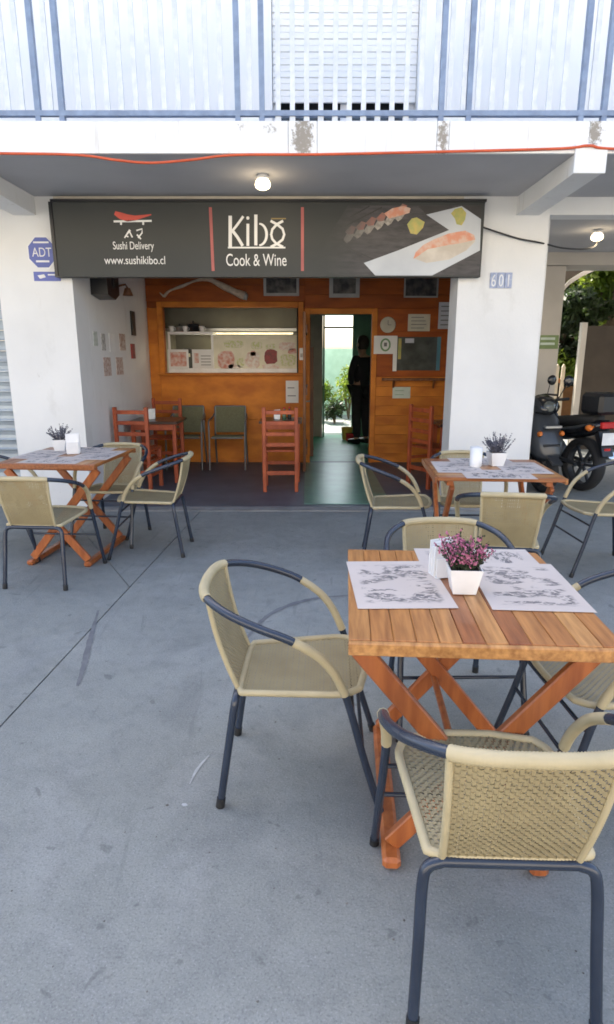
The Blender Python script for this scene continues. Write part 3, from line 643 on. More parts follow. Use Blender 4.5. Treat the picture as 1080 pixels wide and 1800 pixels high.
# printed sushi photograph on the right
def poly(pp, m, name, dy=0): 
    mb = MB(); mb.prism(P(*pp), SY - .0012 - dy, SY - .0002); return mb.build(name, m, SG)
poly([(612, 361), (846, 361), (842, 484), (598, 484), (560, 470), (575, 420)], 'photogrey', 'printed_slate')
for i, (a, b) in enumerate((((615, 382), (650, 362)), ((606, 398), (672, 364)), ((598, 430), (690, 470)))):
    stroke(MB(), P(a, b), .012, SY - .0018, SY - .0005).build('printed_line', 'photodark', SG)
poly([(735, 362), (846, 362), (845, 388), (802, 362.5), (800, 362.5), (752, 378)], 'photodark', 'printed_shadow', .0006)
poly([(640, 462), (700, 440), (790, 404), (750, 377), (812, 362), (846, 385), (844, 440), (760, 484), (660, 484)], 'photoplate', 'printed_plate', .001)
poly([(846, 442), (842, 484), (762, 484)], 'photogrey', 'printed_slate', .0006)
poly([(728, 454), (738, 444), (760, 432), (800, 418), (832, 414), (836, 424), (820, 440), (790, 456), (750, 462)], 'photonigiri', 'printed_rice', .0016)
poly([(727, 455), (731, 443), (745, 430), (764, 420), (790, 410), (818, 405), (834, 413), (836, 421), (812, 427), (780, 432), (752, 438), (738, 448)], 'photosalmon', 'printed_salmon', .0022)
poly([(793, 375), (800, 367), (812, 364), (820, 374), (818, 386), (812, 396), (803, 394), (800, 384)], 'photoyellow', 'printed_ginger', .0016)
poly([(716, 394), (724, 384), (733, 382), (747, 390), (744, 400), (733, 412), (722, 410)], 'photoyellow', 'printed_ginger', .0016)
for i in range(6):
    a, b = 604 + i * 18, 421 - i * 7.6
    poly([(a, b), (a + 8, b - 14), (a + 16, b - 17), (a + 19, b - 8), (a + 12, b + 2), (a + 6, b + 6)], 'photorice', 'printed_roll', .001 + .0002 * i)
    poly([(a + 3, b - 14), (a + 14, b - 25), (a + 22, b - 22), (a + 17, b - 10), (a + 8, b - 9)], 'photoprawn', 'printed_prawn', .0024 + .0002 * i)
poly([(676, 375), (690, 366), (710, 362), (722, 366), (720, 374), (700, 380), (684, 384)], 'photosalmon', 'printed_prawn', .004)

# alarm company sign, house number
AD = thing('alarm_sign', 'blue eight-sided alarm company sign on the white pillar left of the shop sign', 'sign', (-2.40, YF - .006, 2.38))
cx, cz = -2.398, 2.385
def octa(r, sx=.94): return [(cx + sx * r * math.cos(R(22.5 + 45 * i)), cz + r * math.sin(R(22.5 + 45 * i))) for i in range(8)]
mb = MB(); mb.prism(octa(.152), YF - .006, YF - .001); mb.build('backing', 'signwhite', AD)
mb = MB(); mb.prism(octa(.137), YF - .009, YF - .0062); mb.build('face', 'signblue', AD)
text('ADT', .11, 'signwhite', AD, cx, YF - .011, cz - .035, sx=.80, th=.001)
stroke(MB(), [(cx - .07, cz + .085), (cx + .07, cz + .085)], .014, YF - .011, YF - .0092).build('stripe', 'signwhite', AD)
stroke(MB(), [(cx - .06, cz - .075), (cx + .06, cz - .075)], .016, YF - .011, YF - .0092).build('stripe', 'signwhite', AD)
CS = thing('camera_notice', 'small blue camera notice below the eight-sided alarm sign', 'sign', (-2.375, YF - .005, 2.18))
MB().box(-2.495, -2.252, YF - .005, YF - .001, 2.142, 2.222).build('face', 'signblue', CS)
mb = MB(); mb.prism([(-2.46, 2.19), (-2.40, 2.20), (-2.385, 2.175), (-2.44, 2.162)], YF - .007, YF - .0052); mb.build('camera_symbol', 'signwhite', CS)
stroke(MB(), [(-2.365, 2.196), (-2.285, 2.196)], .012, YF - .007, YF - .0052).build('stripe', 'signwhite', CS)
HN = thing('house_number', 'blue and white tile house number on the right pillar beside the shop sign', 'sign', (1.776, YF - .012, 2.14))
for i, ch in enumerate('601'):
    x = 1.705 + i * .068
    MB().box(x - .0325, x + .0325, YF - .012, YF - .001, 2.08, 2.215, .002).build('tile', 'tileblue', HN)
    text(ch, .15, 'signwhite', HN, x, YF - .0135, 2.095, sx=.62, th=.0012)

# roller shutter at the left
RS = thing('roller_shutter', 'grey blue roller shutter closed beside the left white pillar', 'shutter', (-3.2, YF + .1, 0))
s0 = MB().prism([(-.011, -.046), (-.004, -.030), (.0, 0), (-.004, .030), (-.011, .046), (.012, .046), (.012, -.046)], -.362, .362, axis='x').build('slat', 'shutter', RS, local=True)
for i in range(22):
    z = .06 + i * .0945
    if i == 0: s0.location = (-.02, 0, z)
    else: share(s0, RS, (-.02, 0, z))
MB().box(-3.597, -3.585, YF + .08, YF + .13, 0, 2.148).box(-2.848, -2.834, YF + .08, YF + .13, 0, 2.148).build('guide', 'steel', RS)
MB().box(-3.583, -2.85, YF + .085, YF + .125, 0.001, .02).build('bottom_bar', 'steel', RS)

# ------------------------------------------------------------------ woven terrace chair
def weave(f, nu, nv, amp=.0016, fill=.86):
    """real strands: nv rows over and under nu columns, on the surface f(u,v), u and v in 0..1"""
    mb = MB()
    def pos(u, v, h):
        p = Vector(f(u, v)); e = 1e-3
        a = Vector(f(min(1, u + e), v)) - Vector(f(max(0, u - e), v)); b = Vector(f(u, min(1, v + e))) - Vector(f(u, max(0, v - e)))
        return p + a.cross(b).normalized() * h
    for kind in (0, 1):
        A, Bn = (nv, nu) if kind == 0 else (nu, nv)
        for j in range(A):
            c = (j + .5) / A; hw = .5 * fill / A; vs = []; jit = rnd.uniform(-.1, .1) / A
            ts = [0] + [(i + .5) / Bn for i in range(Bn)] + [1]
            for q, t in enumerate(ts):
                sg = 0 if q in (0, len(ts) - 1) else (1 if (q + j + kind) % 2 else -1)
                for o_ in (-hw, hw):
                    w_ = min(1, max(0, c + o_ + jit))
                    vs.append(pos(t, w_, sg * amp) if kind == 0 else pos(w_, t, sg * amp))
            mb.add(vs, [(2 * i, 2 * i + 1, 2 * i + 3, 2 * i + 2) for i in range(len(ts) - 1)], True)
    return mb
CH = 'woven wicker armchairs round the terrace tables'
def make_chair():
    t = thing('wicker_armchair', '', 'chair', group=CH)
    side = [(.252, .272, 0), (.246, .205, .22), (.240, .140, .45), (.255, .075, .57), (.268, -.02, .642), (.268, -.12, .683), (.238, -.22, .716), (.168, -.297, .738), (.09, -.322, .744), (0, -.328, .746)]
    full = spline(side, 8); cut = lambda a, b: full[a * 8:b * 8 + 1]
    mir = lambda p: [Vector((-q.x, q.y, q.z)) for q in p]
    for mf in (lambda p: p, mir):
        l = MB().tube(mf(cut(0, 2)), .0125, 10).build('leg', 'tube', t, local=True)
        a = Vector(side[0]); b = a + (Vector(side[1]) - a) * .14
        if mf is mir: a.x *= -1; b.x *= -1
        MB().tube([a + Vector((0, 0, .001)), b], .0148, 10).build('foot_cap', 'rubber', l, local=True)
        wrapped(MB(), mf(cut(2, 4)), .0145).build('arm_wrap', 'wrap', t, local=True)
        MB().tube(mf(cut(4, 7)), .0135, 10).build('armrest', 'tube', t, local=True)
    top = cut(7, 9); wrapped(MB(), top + mir(top)[::-1][1:], .0162).build('top_rail', 'wrap', t, local=True)
    # rear frame: upside-down U behind the seat
    u = [(.205, -.275, 0), (.196, -.245, .20), (.19, -.222, .35), (.178, -.215, .392), (.145, -.212, .405)]
    us = spline(u, 6); us = us + mir(us)[::-1]
    rf = MB().tube(us, .0135, 10).build('rear_frame', 'tube', t, local=True)
    for s_ in (1, -1):
        MB().tube([(s_ * .205, -.275, .001), (s_ * .2035, -.270, .035)], .0155, 10).build('foot_cap', 'rubber', rf, local=True)
    for z, yy in ((.36, .167), (.24, .200)):
        MB().tube([(-.243, yy, z), (.243, yy, z)], .007, 8).build('stretcher', 'tube', t, local=True)
    # seat: rounded front
    def hw(y):
        w0 = .178 + (.218 - .178) * (y + .20) / .41; d = y - .10
        return w0 if d <= 0 else w0 - .108 * (1 - math.sqrt(max(0, 1 - (d / .112) ** 2)))
    def sf(u_, v_):
        y = -.198 + .405 * v_; x = (u_ * 2 - 1) * hw(y) * .985
        return (x, y, .414 + .022 * v_ - .012 * (1 - (2 * u_ - 1) ** 2) * math.sin(math.pi * v_))
    weave(sf, 36, 36, .0030, .76).build('woven_seat', 'wicker', t, local=True, kind='stuff', fix=False)
    ed = [(0, -.206, .414), (-.10, -.206, .414), (-.15, -.204, .413)] + [(-hw(y), y, .416 + .022 * (y + .2) / .41) for y in [-.195 + i * .0295 for i in range(14)]] + [(-.06, .212, .438), (0, .213, .438)]
    ed = [Vector(p) for p in ed]; ed = ed + mir(ed)[::-1][1:]
    wrapped(MB(), ed, .0112, .004).build('seat_edge', 'wrap', t, local=True)
    def bf(u_, v_):
        q = 2 * u_ - 1; x = q * (.148 + .018 * v_)
        return (x, -.210 - v_ * (.116 - .030 * q * q) + .012 * math.sin(math.pi * v_) * -1, .412 + v_ * (.331 - .008 * q * q))
    weave(bf, 31, 35, .0026, .77).build('woven_back', 'wicker', t, local=True, kind='stuff', fix=False)
    for u_ in (0, 1):
        wrapped(MB(), [bf(u_, i / 12) for i in range(13)], .0085, .004).build('back_edge', 'wrap', t, local=True)
    return t
chairs = [   # x, y, heading (degrees, 0 = facing away from the camera), label
    (-.012, 1.965, -92, 'wicker armchair pulled out at the left of the near slatted table, standing on open concrete'),
    (.452, 1.325, -2, 'wicker armchair with its back to us in front of the near slatted table'),
    (.612, 2.405, 181, 'wicker armchair tucked behind the near slatted table, back showing behind the pink heather'),
    (1.015, 1.90, 93, 'wicker armchair tucked in at the right edge of the near slatted table'),
    (-1.755, 4.035, -4, 'wicker armchair with its back to the street at the table by the roller shutter'),
    (-1.215, 4.62, 91, 'wicker armchair right of the table by the roller shutter, nearest the shop entrance'),
    (-1.61, 4.93, 174, 'wicker armchair behind the table by the roller shutter, close to the left pillar'),
    (-2.28, 4.62, -88, 'wicker armchair at the shutter side of the left table, only its legs showing'),
    (.70, 4.45, -97, 'wicker armchair standing left of the table by the right pillar, in line with the doorway'),
    (1.17, 3.575, -8, 'wicker armchair with its back to the street at the table by the right pillar'),
    (1.20, 4.47, 178, 'wicker armchair squeezed between the table and the right white pillar'),
    (2.08, 4.25, 92, 'wicker armchair right of the table by the right pillar, in front of the motorbikes'),
]
c0 = make_chair()
for i, (x, y, h, lb) in enumerate(chairs):
    if i == 0: c0.location = (x, y, 0); c0.rotation_euler = (0, 0, R(h)); c0['label'] = lb
    else: copy_tree(c0, (x, y, 0), R(h), lb)

# ------------------------------------------------------------------ slatted tables
TG = 'slatted wooden terrace tables'
TZ = .76
def make_table():
    t = thing('slatted_table', '', 'table', group=TG)
    n = 12; wd, dp = .71, .80; s_ = wd / n
    bo = MB().box(-s_ / 2 + .0006, s_ / 2 - .0006, -dp / 2 + .019, dp / 2 - .019, -.024, 0, .0022).build('board', 'board', t, local=True)
    for i in range(n):
        p = (-wd / 2 + (i + .5) * s_, 0, TZ)
        if i == 0: bo.location = p
        else: share(bo, t, p)
    for s2 in (1, -1):
        MB().box(-wd / 2, wd / 2, s2 * dp / 2 - (.018 if s2 > 0 else 0), s2 * dp / 2 + (.018 if s2 < 0 else 0), TZ - .038, TZ - .002, .003).build('end_strip', 'board', t, local=True)
        MB().box(-wd / 2 + .03, wd / 2 - .03, s2 * .30 - .02, s2 * .30 + .02, TZ - .058, TZ - .0245, .003).build('batten', 'legwood', t, local=True)
        for k_, off in ((1, -.014), (-1, .014)):
            MB().beam((k_ * .215, s2 * .30 + off, .045), (-k_ * .325, s2 * .30 + off, TZ - .058), .056, .026, (0, 1, 0), .004).build('leg', 'legwood', t, local=True)
        MB().box(s2 * .215 - .027, s2 * .215 + .027, -.350, .350, .0, .040, .011).build('foot_rail', 'legwood', t, local=True)
    MB().tube([(-.02, -.29, .29), (-.02, .29, .29)], .012, 10).build('cross_rod', 'legwood', t, local=True)
    return t
t0 = make_table()
tag(t0, 'nearest slatted wooden table, holding three placemats and a pot of pink heather')
t0.location = (.487, 1.835, 0); t0.rotation_euler = (0, 0, R(-3.6))
copy_tree(t0, (-1.77, 4.56, 0), R(-5), 'slatted wooden table by the roller shutter and left white pillar')
copy_tree(t0, (1.205, 4.02, 0), R(86), 'slatted wooden table in front of the right white pillar')

# placemats
MG = 'printed paper placemats on the terrace tables'
pm0 = None
def placemat(x, y, rz, label, z=TZ):
    global pm0
    if pm0 is None:
        pm0 = MB().box(-.212, .212, -.148, .148, 0, .0012).build('placemat', 'print'); o = pm0
    else: o = pm0.copy(); COL.objects.link(o)
    o.location = (x, y, z + .0006); o.rotation_euler = (0, 0, rz); tag(o, label, 'placemat', MG)
placemat(.617, 2.10, R(-2), 'placemat lying behind the pink heather pot, overlapped by two others', TZ)
placemat(.293, 1.885, R(91), 'placemat left of the pink heather pot on the near table', TZ + .0016)
placemat(.703, 1.865, R(86), 'placemat right of the pink heather pot on the near table', TZ + .0016)
for (cx_, cy_, rz, nm) in ((-1.77, 4.56, R(-5), 'table by the roller shutter'), (1.205, 4.02, R(-4), 'table by the right pillar')):
    for j, (dx, dy, a, wh) in enumerate(((0, -.235, 0, 'street side'), (0, .235, 0, 'shop side'), (-.21, 0, 90, 'left side'), (.21, 0, 90, 'right side'))):
        p = Matrix.Rotation(rz, 2) @ Vector((dx, dy)) if False else Vector((dx * math.cos(rz) - dy * math.sin(rz), dx * math.sin(rz) + dy * math.cos(rz)))
        placemat(cx_ + p.x, cy_ + p.y, rz + R(a + rnd.uniform(-3, 3)), f'placemat along the {wh} of the {nm}', TZ + (.0016 if j > 1 else 0))

# potted plants
def potted(x, y, z, s, label, green, bloom, n=70, rz=.3, spread=1.0, hgt=1.0):
    t = thing('potted_plant', label, 'potted plant', (x, y, z), rz, group='small potted plants on the terrace tables')
    a, b, h = .035 * s, .050 * s, .082 * s
    mb = MB(); prof = [(a, 0), (b, h), (b * .93, h), (b * .9, h * .86)]
    vs = [(r * i, r * j, q) for r, q in prof for i, j in ((-1, -1), (1, -1), (1, 1), (-1, 1))]
    fs = [(3, 2, 1, 0)] + [(4 * k_ + i, 4 * k_ + (i + 1) % 4, 4 * k_ + 4 + (i + 1) % 4, 4 * k_ + 4 + i) for k_ in range(3) for i in range(4)] + [(12, 13, 14, 15)]
    mb.add(vs, fs).build('pot', 'ceramic', t, local=True)
    MB().box(-b * .88, b * .88, -b * .88, b * .88, h * .868, h * .90).build('soil', 'soil', t, local=True)
    st, lf, fl = MB(), MB(), MB()
    for i in range(n):
        an = rnd.uniform(0, 2 * math.pi); lean = rnd.random() ** .6 * .85 * spread; L = s * hgt * rnd.uniform(.08, .135) * (1.12 - .25 * lean)
        o_ = Vector((math.cos(an), math.sin(an), 0)) * rnd.uniform(0, .7) * b + Vector((0, 0, h * .88))
        d = Vector((math.cos(an) * math.sin(lean), math.sin(an) * math.sin(lean), math.cos(lean)))
        pts = [o_ + d * L * q + Vector((0, 0, -.012 * s * q * q * lean)) for q in (0, .35, .7, 1)]
        st.tube(pts, [.0011 * s, .001 * s, .0008 * s, .0004 * s], 4, caps=False)
        for k_ in range(22):
            q = rnd.uniform(.2, 1); p = pts[0].lerp(pts[-1], q) + Vector([rnd.gauss(0, .0022 * s) for _ in range(3)])
            r_ = s * rnd.uniform(.0022, .0044); ax = Vector([rnd.gauss(0, 1) for _ in range(3)]).normalized(); bx = ax.orthogonal().normalized(); cx2 = ax.cross(bx)
            tgt = fl if (bloom and q > .42 and rnd.random() < .6) else lf
            tgt.add([p - ax * r_ * 1.5, p + bx * r_, p + ax * r_ * 1.5, p - bx * r_, p + cx2 * r_, p - cx2 * r_], [(0, 1, 2, 3), (0, 4, 2, 5)])
    st.build('stems', green, t, local=True, kind='stuff'); lf.build('leaves', green, t, local=True, kind='stuff', fix=False)
    if bloom: fl.build('blossom', bloom, t, local=True, kind='stuff', fix=False)
    return t
potted(.490, 1.815, TZ + .003, 1.0, 'pink flowering heather in a square white pot on the near table', 'heath', 'pink', 95, -.06, .85, .88)
potted(1.275, 4.10, TZ + .003, 1.1, 'grey violet plant in a square white pot on the table by the right pillar', 'greyplant', None, 60, .1, .9)
potted(-1.93, 4.78, TZ + .003, 1.05, 'dark grey plant in a square white pot on the table by the roller shutter', 'greyplant', None, 45, .2, 1.0)
def napkins(x, y, z, label, s=1.0, rz=0, tip=.08):
    t = thing('napkin_holder', label, 'napkin holder', (x, y, z), rz, group='napkin holders on the terrace tables')
    MB().box(-.036 * s, .036 * s, -.030 * s, .030 * s, 0, .006, .001).box(-.036 * s, .036 * s, -.030 * s, -.027 * s, .006, .07 * s, .001).box(-.036 * s, .036 * s, .027 * s, .030 * s, .006, .07 * s, .001).build('holder', 'ceramic', t, local=True)
    for i in range(7):
        yy = (-.022 + i * .0073) * s; q = rnd.uniform(-.006, .006); hh = .115 * s + rnd.uniform(-.012, .012)
        mb = MB(); mb.add([(-.037 * s + q, yy, .007), (.037 * s + q, yy, .007), (.040 * s + q, yy + tip * .15 * (i - 3) * .1, hh), (-.034 * s + q, yy + tip * .15 * (i - 3) * .1, hh * .96),
                           (-.037 * s + q, yy + .005 * s, .007), (.037 * s + q, yy + .005 * s, .007), (.040 * s + q, yy + .004 + tip * .15 * (i - 3) * .1, hh), (-.034 * s + q, yy + .004 + tip * .15 * (i - 3) * .1, hh * .96)],
                          [(0, 1, 2, 3), (4, 7, 6, 5), (0, 4, 5, 1), (1, 5, 6, 2), (2, 6, 7, 3), (3, 7, 4, 0)]); mb.build('napkin', 'napkin', t, local=True)
napkins(.455, 1.955, TZ + .003, 'white napkins standing in a holder behind the pink heather', 1.0, .25)
napkins(-1.77, 4.62, TZ + .003, 'white napkins in a holder on the table by the roller shutter', 1.25, .3)
t = thing('candle_glass', 'tall white frosted candle glass beside the plant on the right far table', 'candle', (1.125, 4.05, TZ + .003))
MB().lathe([(.036, 0), (.040, .01), (.041, .13), (.039, .13), (.037, .012)], (1.125, 4.05, TZ + .003), 18).build('glass', 'ceramic', t)
MB().lathe([(.034, .013), (.034, .07), (.004, .072)], (1.125, 4.05, TZ + .003), 14).build('candle', 'papercream', t)

# ------------------------------------------------------------------ furniture inside
LG = 'red brown ladder-back wooden chairs inside'
def ladder_chair(h=.93):
    t = thing('ladderback_chair', '', 'chair', group=LG)
    for x in (-.175, .175):
        MB().box(x - .02, x + .02, -.19, -.15, 0, h, .004).build('leg', 'redwood', t, local=True)
        MB().box(x - .02, x + .02, .16, .20, 0, .44, .004).build('leg', 'redwood', t, local=True)
        for z in (.16, .30): MB().box(x - .011, x + .011, -.149, .159, z, z + .035, .002).build('side_rail', 'redwood', t, local=True)
    for z in (.855, .74, .62, .505): MB().box(-.154, .154, -.182, -.160, z, z + .042, .003).build('slat', 'redwood', t, local=True)
    MB().box(-.154, .154, -.18, -.158, .19, .235, .002).build('stretcher', 'redwood', t, local=True)
    MB().box(-.154, .154, .168, .190, .25, .29, .002).build('stretcher', 'redwood', t, local=True)
    MB().box(-.196, .196, -.148, .21, .4405, .465, .006).build('seat', 'redwood', t, local=True)
    return t
lc = ladder_chair()
def put(o, x, y, h, lb, z=.012): o.location = (x, y, z); o.rotation_euler = (0, 0, R(h)); o['label'] = lb
put(lc, -.295, 6.85, 1, 'red brown ladder-back chair standing with its back to the street below the hatch')
copy_tree(lc, (-1.89, 6.86, .012), R(-6), 'red brown ladder-back chair by the white side wall, in front of the dark table')
copy_tree(lc, (-1.84, 7.93, .012), R(176), 'red brown ladder-back chair behind the dark table, near the olive sling chairs')
copy_tree(lc, (1.43, 7.05, .012), R(-60), 'red brown ladder-back chair in shade half hidden by the right pillar')
def cafe_table(x, y, w_, lb, rz=0):
    t = thing('cafe_table', lb, 'table', (x, y, .012), rz, group='dark square tables inside')
    MB().box(-w_ / 2, w_ / 2, -w_ / 2, w_ / 2, .70, .73, .004).build('table_top', 'tabledark', t, local=True)
    for i in (-1, 1):
        MB().box(-w_ / 2 + .06, w_ / 2 - .06, i * (w_ / 2 - .05) - .01, i * (w_ / 2 - .05) + .01, .63, .6995, .002).build('apron', 'redwood', t, local=True)
        for j in (-1, 1): MB().box(i * (w_ / 2 - .05) - .022, i * (w_ / 2 - .05) + .022, j * (w_ / 2 - .075) - .022, j * (w_ / 2 - .075) + .022, 0, .6995, .003).build('leg', 'redwood', t, local=True)
    return t
cafe_table(-1.79, 7.40, .58, 'dark table between two ladder-back chairs by the white side wall')
cafe_table(-.31, 7.42, .50, 'small table carrying bottles and napkins behind the middle ladder-back chair')
cafe_table(1.75, 7.10, .56, 'dark table half hidden behind the right pillar')
napkins(-1.86, 7.42, .744, 'white napkins on the dark table by the white side wall', 1.0, .1)
napkins(-.36, 7.40, .744, 'white napkins on the small table behind the middle ladder-back chair', .9, .1)
napkins(1.60, 6.98, .744, 'white napkins on the dark table behind the right pillar', .9, .1)
for i, (x, y, m, lb) in enumerate(((-.27, 7.36, 'bottle', 'small dark green sauce bottle beside the napkins on the small table'), (-.21, 7.42, 'black', 'small black sauce bottle nearest the open door on the small table'))):
    t = thing('sauce_bottle', lb, 'bottle', (x, y, .742), group='sauce bottles on the small table')
    MB().lathe([(.022, 0), (.024, .01), (.024, .08), (.010, .105), (.010, .125)], (x, y, .742), 12).build('body', m, t)
    MB().lathe([(.012, .1255), (.012, .145), (.004, .148)], (x, y, .742), 10).build('cap', 'redlens', t)
SCG = 'olive sling chairs below the serving hatch'
def sling():
    t = thing('sling_chair', '', 'chair', group=SCG)
    for s_ in (-1, 1):
        MB().tube(spline([(s_ * .235, .24, 0), (s_ * .235, .20, .40), (s_ * .24, .17, .60), (s_ * .24, .10, .645), (s_ * .235, -.10, .655), (s_ * .215, -.235, .70)], 6), .012, 8).build('side_frame', 'greytube', t, local=True)
        MB().tube(spline([(s_ * .215, -.30, 0), (s_ * .21, -.20, .40), (s_ * .205, -.24, .80)], 6), .012, 8).build('rear_leg', 'greytube', t, local=True)
    MB().tube([(-.21, .20, .42), (.21, .20, .42)], .011, 8).build('front_bar', 'greytube', t, local=True)
    MB().tube([(-.205, -.24, .80), (.205, -.24, .80)], .011, 8).build('top_bar', 'greytube', t, local=True)
    sh = [(.205, .435), (.19, .445), (0, .425), (-.17, .42), (-.20, .45), (-.215, .6), (-.238, .80)]
    for nm, pr in (('sling_seat', sh[:4]), ('sling_back', sh[4:])):
        mb = MB(); vs = [(x, y, z) for y, z in pr for x in (-.195, .195)]; n_ = len(pr)
        vs += [(x, y, z - .006) if nm == 'sling_seat' else (x, y - .006, z) for x, y, z in vs]
        fs = []
        for i in range(n_ - 1):
            a = 2 * i; fs += [(a, a + 1, a + 3, a + 2), (a + 2 * n_, a + 2 + 2 * n_, a + 3 + 2 * n_, a + 1 + 2 * n_), (a, a + 2, a + 2 + 2 * n_, a + 2 * n_), (a + 1, a + 1 + 2 * n_, a + 3 + 2 * n_, a + 3)]
        fs += [(0, 2 * n_, 2 * n_ + 1, 1), (2 * n_ - 2, 2 * n_ - 1, 4 * n_ - 1, 4 * n_ - 2)]
        mb.add(vs, fs); mb.build(nm, 'olive', t, local=True)
    return t
sc = sling(); put(sc, -1.05, 8.25, 180, 'olive sling chair right of the other one, standing clear below the hatch')
copy_tree(sc, (-1.62, 8.25, .012), R(180), 'olive sling chair next to the ladder-back chairs in the corner')

# ------------------------------------------------------------------ hatch and kitchen
KY = 10.6
MB().box(-2.155, -.145, KY, KY + .1, 0, 2.85).build('kitchen_wall', 'kitchen', B)
HD = thing('kitchen_hood', 'olive grey extractor hood across the top of the serving hatch', 'hood', (-1.0, 9.35, 1.9))
MB().prism([(9.15, 1.84), (9.15, 2.25), (9.95, 2.6), (9.95, 1.84)], -2.14, -.15, axis='x').build('body', 'hood', HD)
MB().box(-2.14, -.15, 9.125, 9.149, 1.82, 1.86).build('rim', 'steel', HD)
TL = thing('kitchen_tube_lamp', 'lit fluorescent tube under the kitchen hood behind the pictures', 'lamp', (-.9, 9.25, 1.80))
MB().tube([(-1.5, 9.25, 1.795), (-.2, 9.25, 1.795)], .016, 8).build('tube', 'tubeon', TL)
li = bpy.data.lights.new('kitchen_light', 'AREA'); li.shape = 'RECTANGLE'; li.size = 1.3; li.size_y = .05; li.energy = 9; li.color = (1, .9, .66)
lo = bpy.data.objects.new('kitchen_light', li); COL.objects.link(lo); lo.parent = TL; lo.location = (.05, 0, -.03)
# display case standing on the ledge
CX0, CX1 = HX0 + .02, HX1 - .02
DC = thing('display_case', 'white framed counter display case with food pictures on its right panel', 'display case', (-1.0, YB + .2, HZ0))
yc = YB + .16
MB().box(CX0, CX1, YB + .125, YB + .62, HZ0 - .012, HZ0 + .045, .004).build('counter_top', 'ceramic', DC)
xm = at(375, 600, yc)[0]
fr = MB()
for x in (CX0, xm - .03): fr.box(x, x + .028, yc, yc + .03, HZ0 + .046, 1.765)
fr.box(CX0, xm, yc - .002, yc + .30, 1.766, 1.80)
fr.build('frame', 'ceramic', DC)
MB().box(CX0 + .03, xm - .031, yc + .38, yc + .40, HZ0 + .046, 1.79).build('added_dark_backing', 'hood', DC)  # dark sheet added behind the open part to dim its inside
MB().box(xm + .002, CX1, yc + .01, yc + .03, HZ0 + .046, 1.70).build('picture_panel', 'cream', DC)
MB().box(xm + .002, CX1, yc + .005, yc + .035, 1.7005, 1.755).build('panel_rail', 'cream', DC)
def pic(px0, py0, px1, py1, m, name, dy=0):
    a = at(px0, py0, yc); b = at(px1, py1, yc); n_ = 7; pts = []
    for i in range(12):
        q = 2 * math.pi * i / 12; rr = rnd.uniform(.82, 1.0)
        pts.append(((a[0] + b[0]) / 2 + (b[0] - a[0]) / 2 * max(-1, min(1, 1.25 * math.cos(q))) * rr, (a[1] + b[1]) / 2 + (b[1] - a[1]) / 2 * max(-1, min(1, 1.25 * math.sin(q))) * rr))
    mb = MB(); mb.prism(pts, yc + .006 - dy, yc + .0095); mb.build(name, m, DC)
for q in ((382, 616, 414, 648, 'foodred'), (430, 618, 458, 648, 'foodmix'), (464, 612, 488, 640, 'wine'), (440, 600, 462, 614, 'foodgreen'), (490, 600, 520, 616, 'foodmix'), (492, 622, 520, 644, 'foodgreen'), (392, 598, 430, 612, 'foodgreen'), (460, 640, 492, 650, 'foodmix'), (466, 604, 486, 614, 'foodgreen'), (416, 628, 430, 646, 'foodgreen'), (400, 640, 424, 650, 'foodmix'), (506, 612, 522, 622, 'foodred'), (440, 616, 450, 626, 'foodred')):
    pic(*q[:4], q[4], 'food_picture')
for i, (a, b, m) in enumerate(((297, 331, 'foodred'), (339, 373, 'foodmix'))):
    p0, p1 = at(a, 648, yc - .03), at(b, 614, yc - .03)
    t = thing('menu_card', ('menu card with a red dish picture standing leftmost on the hatch counter', 'pale menu card with a small picture standing beside the display panel')[i], 'menu card', (p0[0], yc - .03, HZ0), group='menu cards on the hatch counter')
    MB().box(p0[0], p1[0], yc - .034, yc - .028, HZ0 + .046, p1[1]).build('card', 'paper', t)
    if i == 0: MB().box(p0[0] + .03, p1[0] - .03, yc - .0365, yc - .0342, HZ0 + .075, p1[1] - .035).build('picture', m, t)
    else:
        MB().box(p0[0] + .03, p0[0] + .09, yc - .0365, yc - .0342, HZ0 + .12, p1[1] - .05).build('picture', 'foodred', t)
        for k_ in range(4): MB().box(p0[0] + .12, p1[0] - .02, yc - .0365, yc - .0342, HZ0 + .09 + .04 * k_, HZ0 + .10 + .04 * k_).build('text_line', 'ink', t)
# kitchen things seen over and through the case
for i, (px, py, s_, lb) in enumerate(((316, 578, .9, 'small steel pot standing leftmost on the display case'), (340, 578, 1.25, 'black stacked cooking pot on the display case below the hood'))):
    x, z = at(px, py, yc + .15); t = thing('cooking_pot', lb, 'pot', (x, yc + .15, 1.80), group='pots on the display case')
    MB().lathe([(.05 * s_, 0), (.065 * s_, .01), (.068 * s_, .07 * s_), (.072 * s_, .072 * s_), (.05 * s_, .085 * s_), (.012, .09 * s_)], (x, yc + .15, 1.801), 14).build('body', ('steel', 'black')[i], t)
    MB().lathe([(.010, .09 * s_), (.016, .105 * s_), (.010, .12 * s_)], (x, yc + .15, 1.801), 10).build('lid_knob', 'black', t)
for i, (px, lb) in enumerate(((303, 'white cup at the left end of the display case top'), (327, 'white cup between the two pots on the display case'), (356, 'white cup right of the black pot on the display case'))):
    x, z = at(px, 583, yc + .12); t = thing('cup', lb, 'cup', (x, yc + .08, 1.801), group='white cups on the display case')
    MB().lathe([(.026, 0), (.036, .05), (.038, .075), (.035, .075), (.025, .008)], (x, yc + .08, 1.801), 12).build('body', 'ceramic', t); MB().tube([(x + .036, yc + .08, 1.86), (x + .055, yc + .08, 1.85), (x + .055, yc + .08, 1.83), (x + .034, yc + .08, 1.82)], .005, 6).build('handle', 'ceramic', t)
t = thing('rice_cooker', 'dark rice cooker with a pale front inside the open part of the display case', 'cooker', (-1.72, yc + .22, HZ0 + .047))
MB().lathe([(.11, 0), (.13, .02), (.135, .19), (.12, .24), (.05, .27)], (-1.70, yc + .25, HZ0 + .047), 16).build('body', 'black', t)
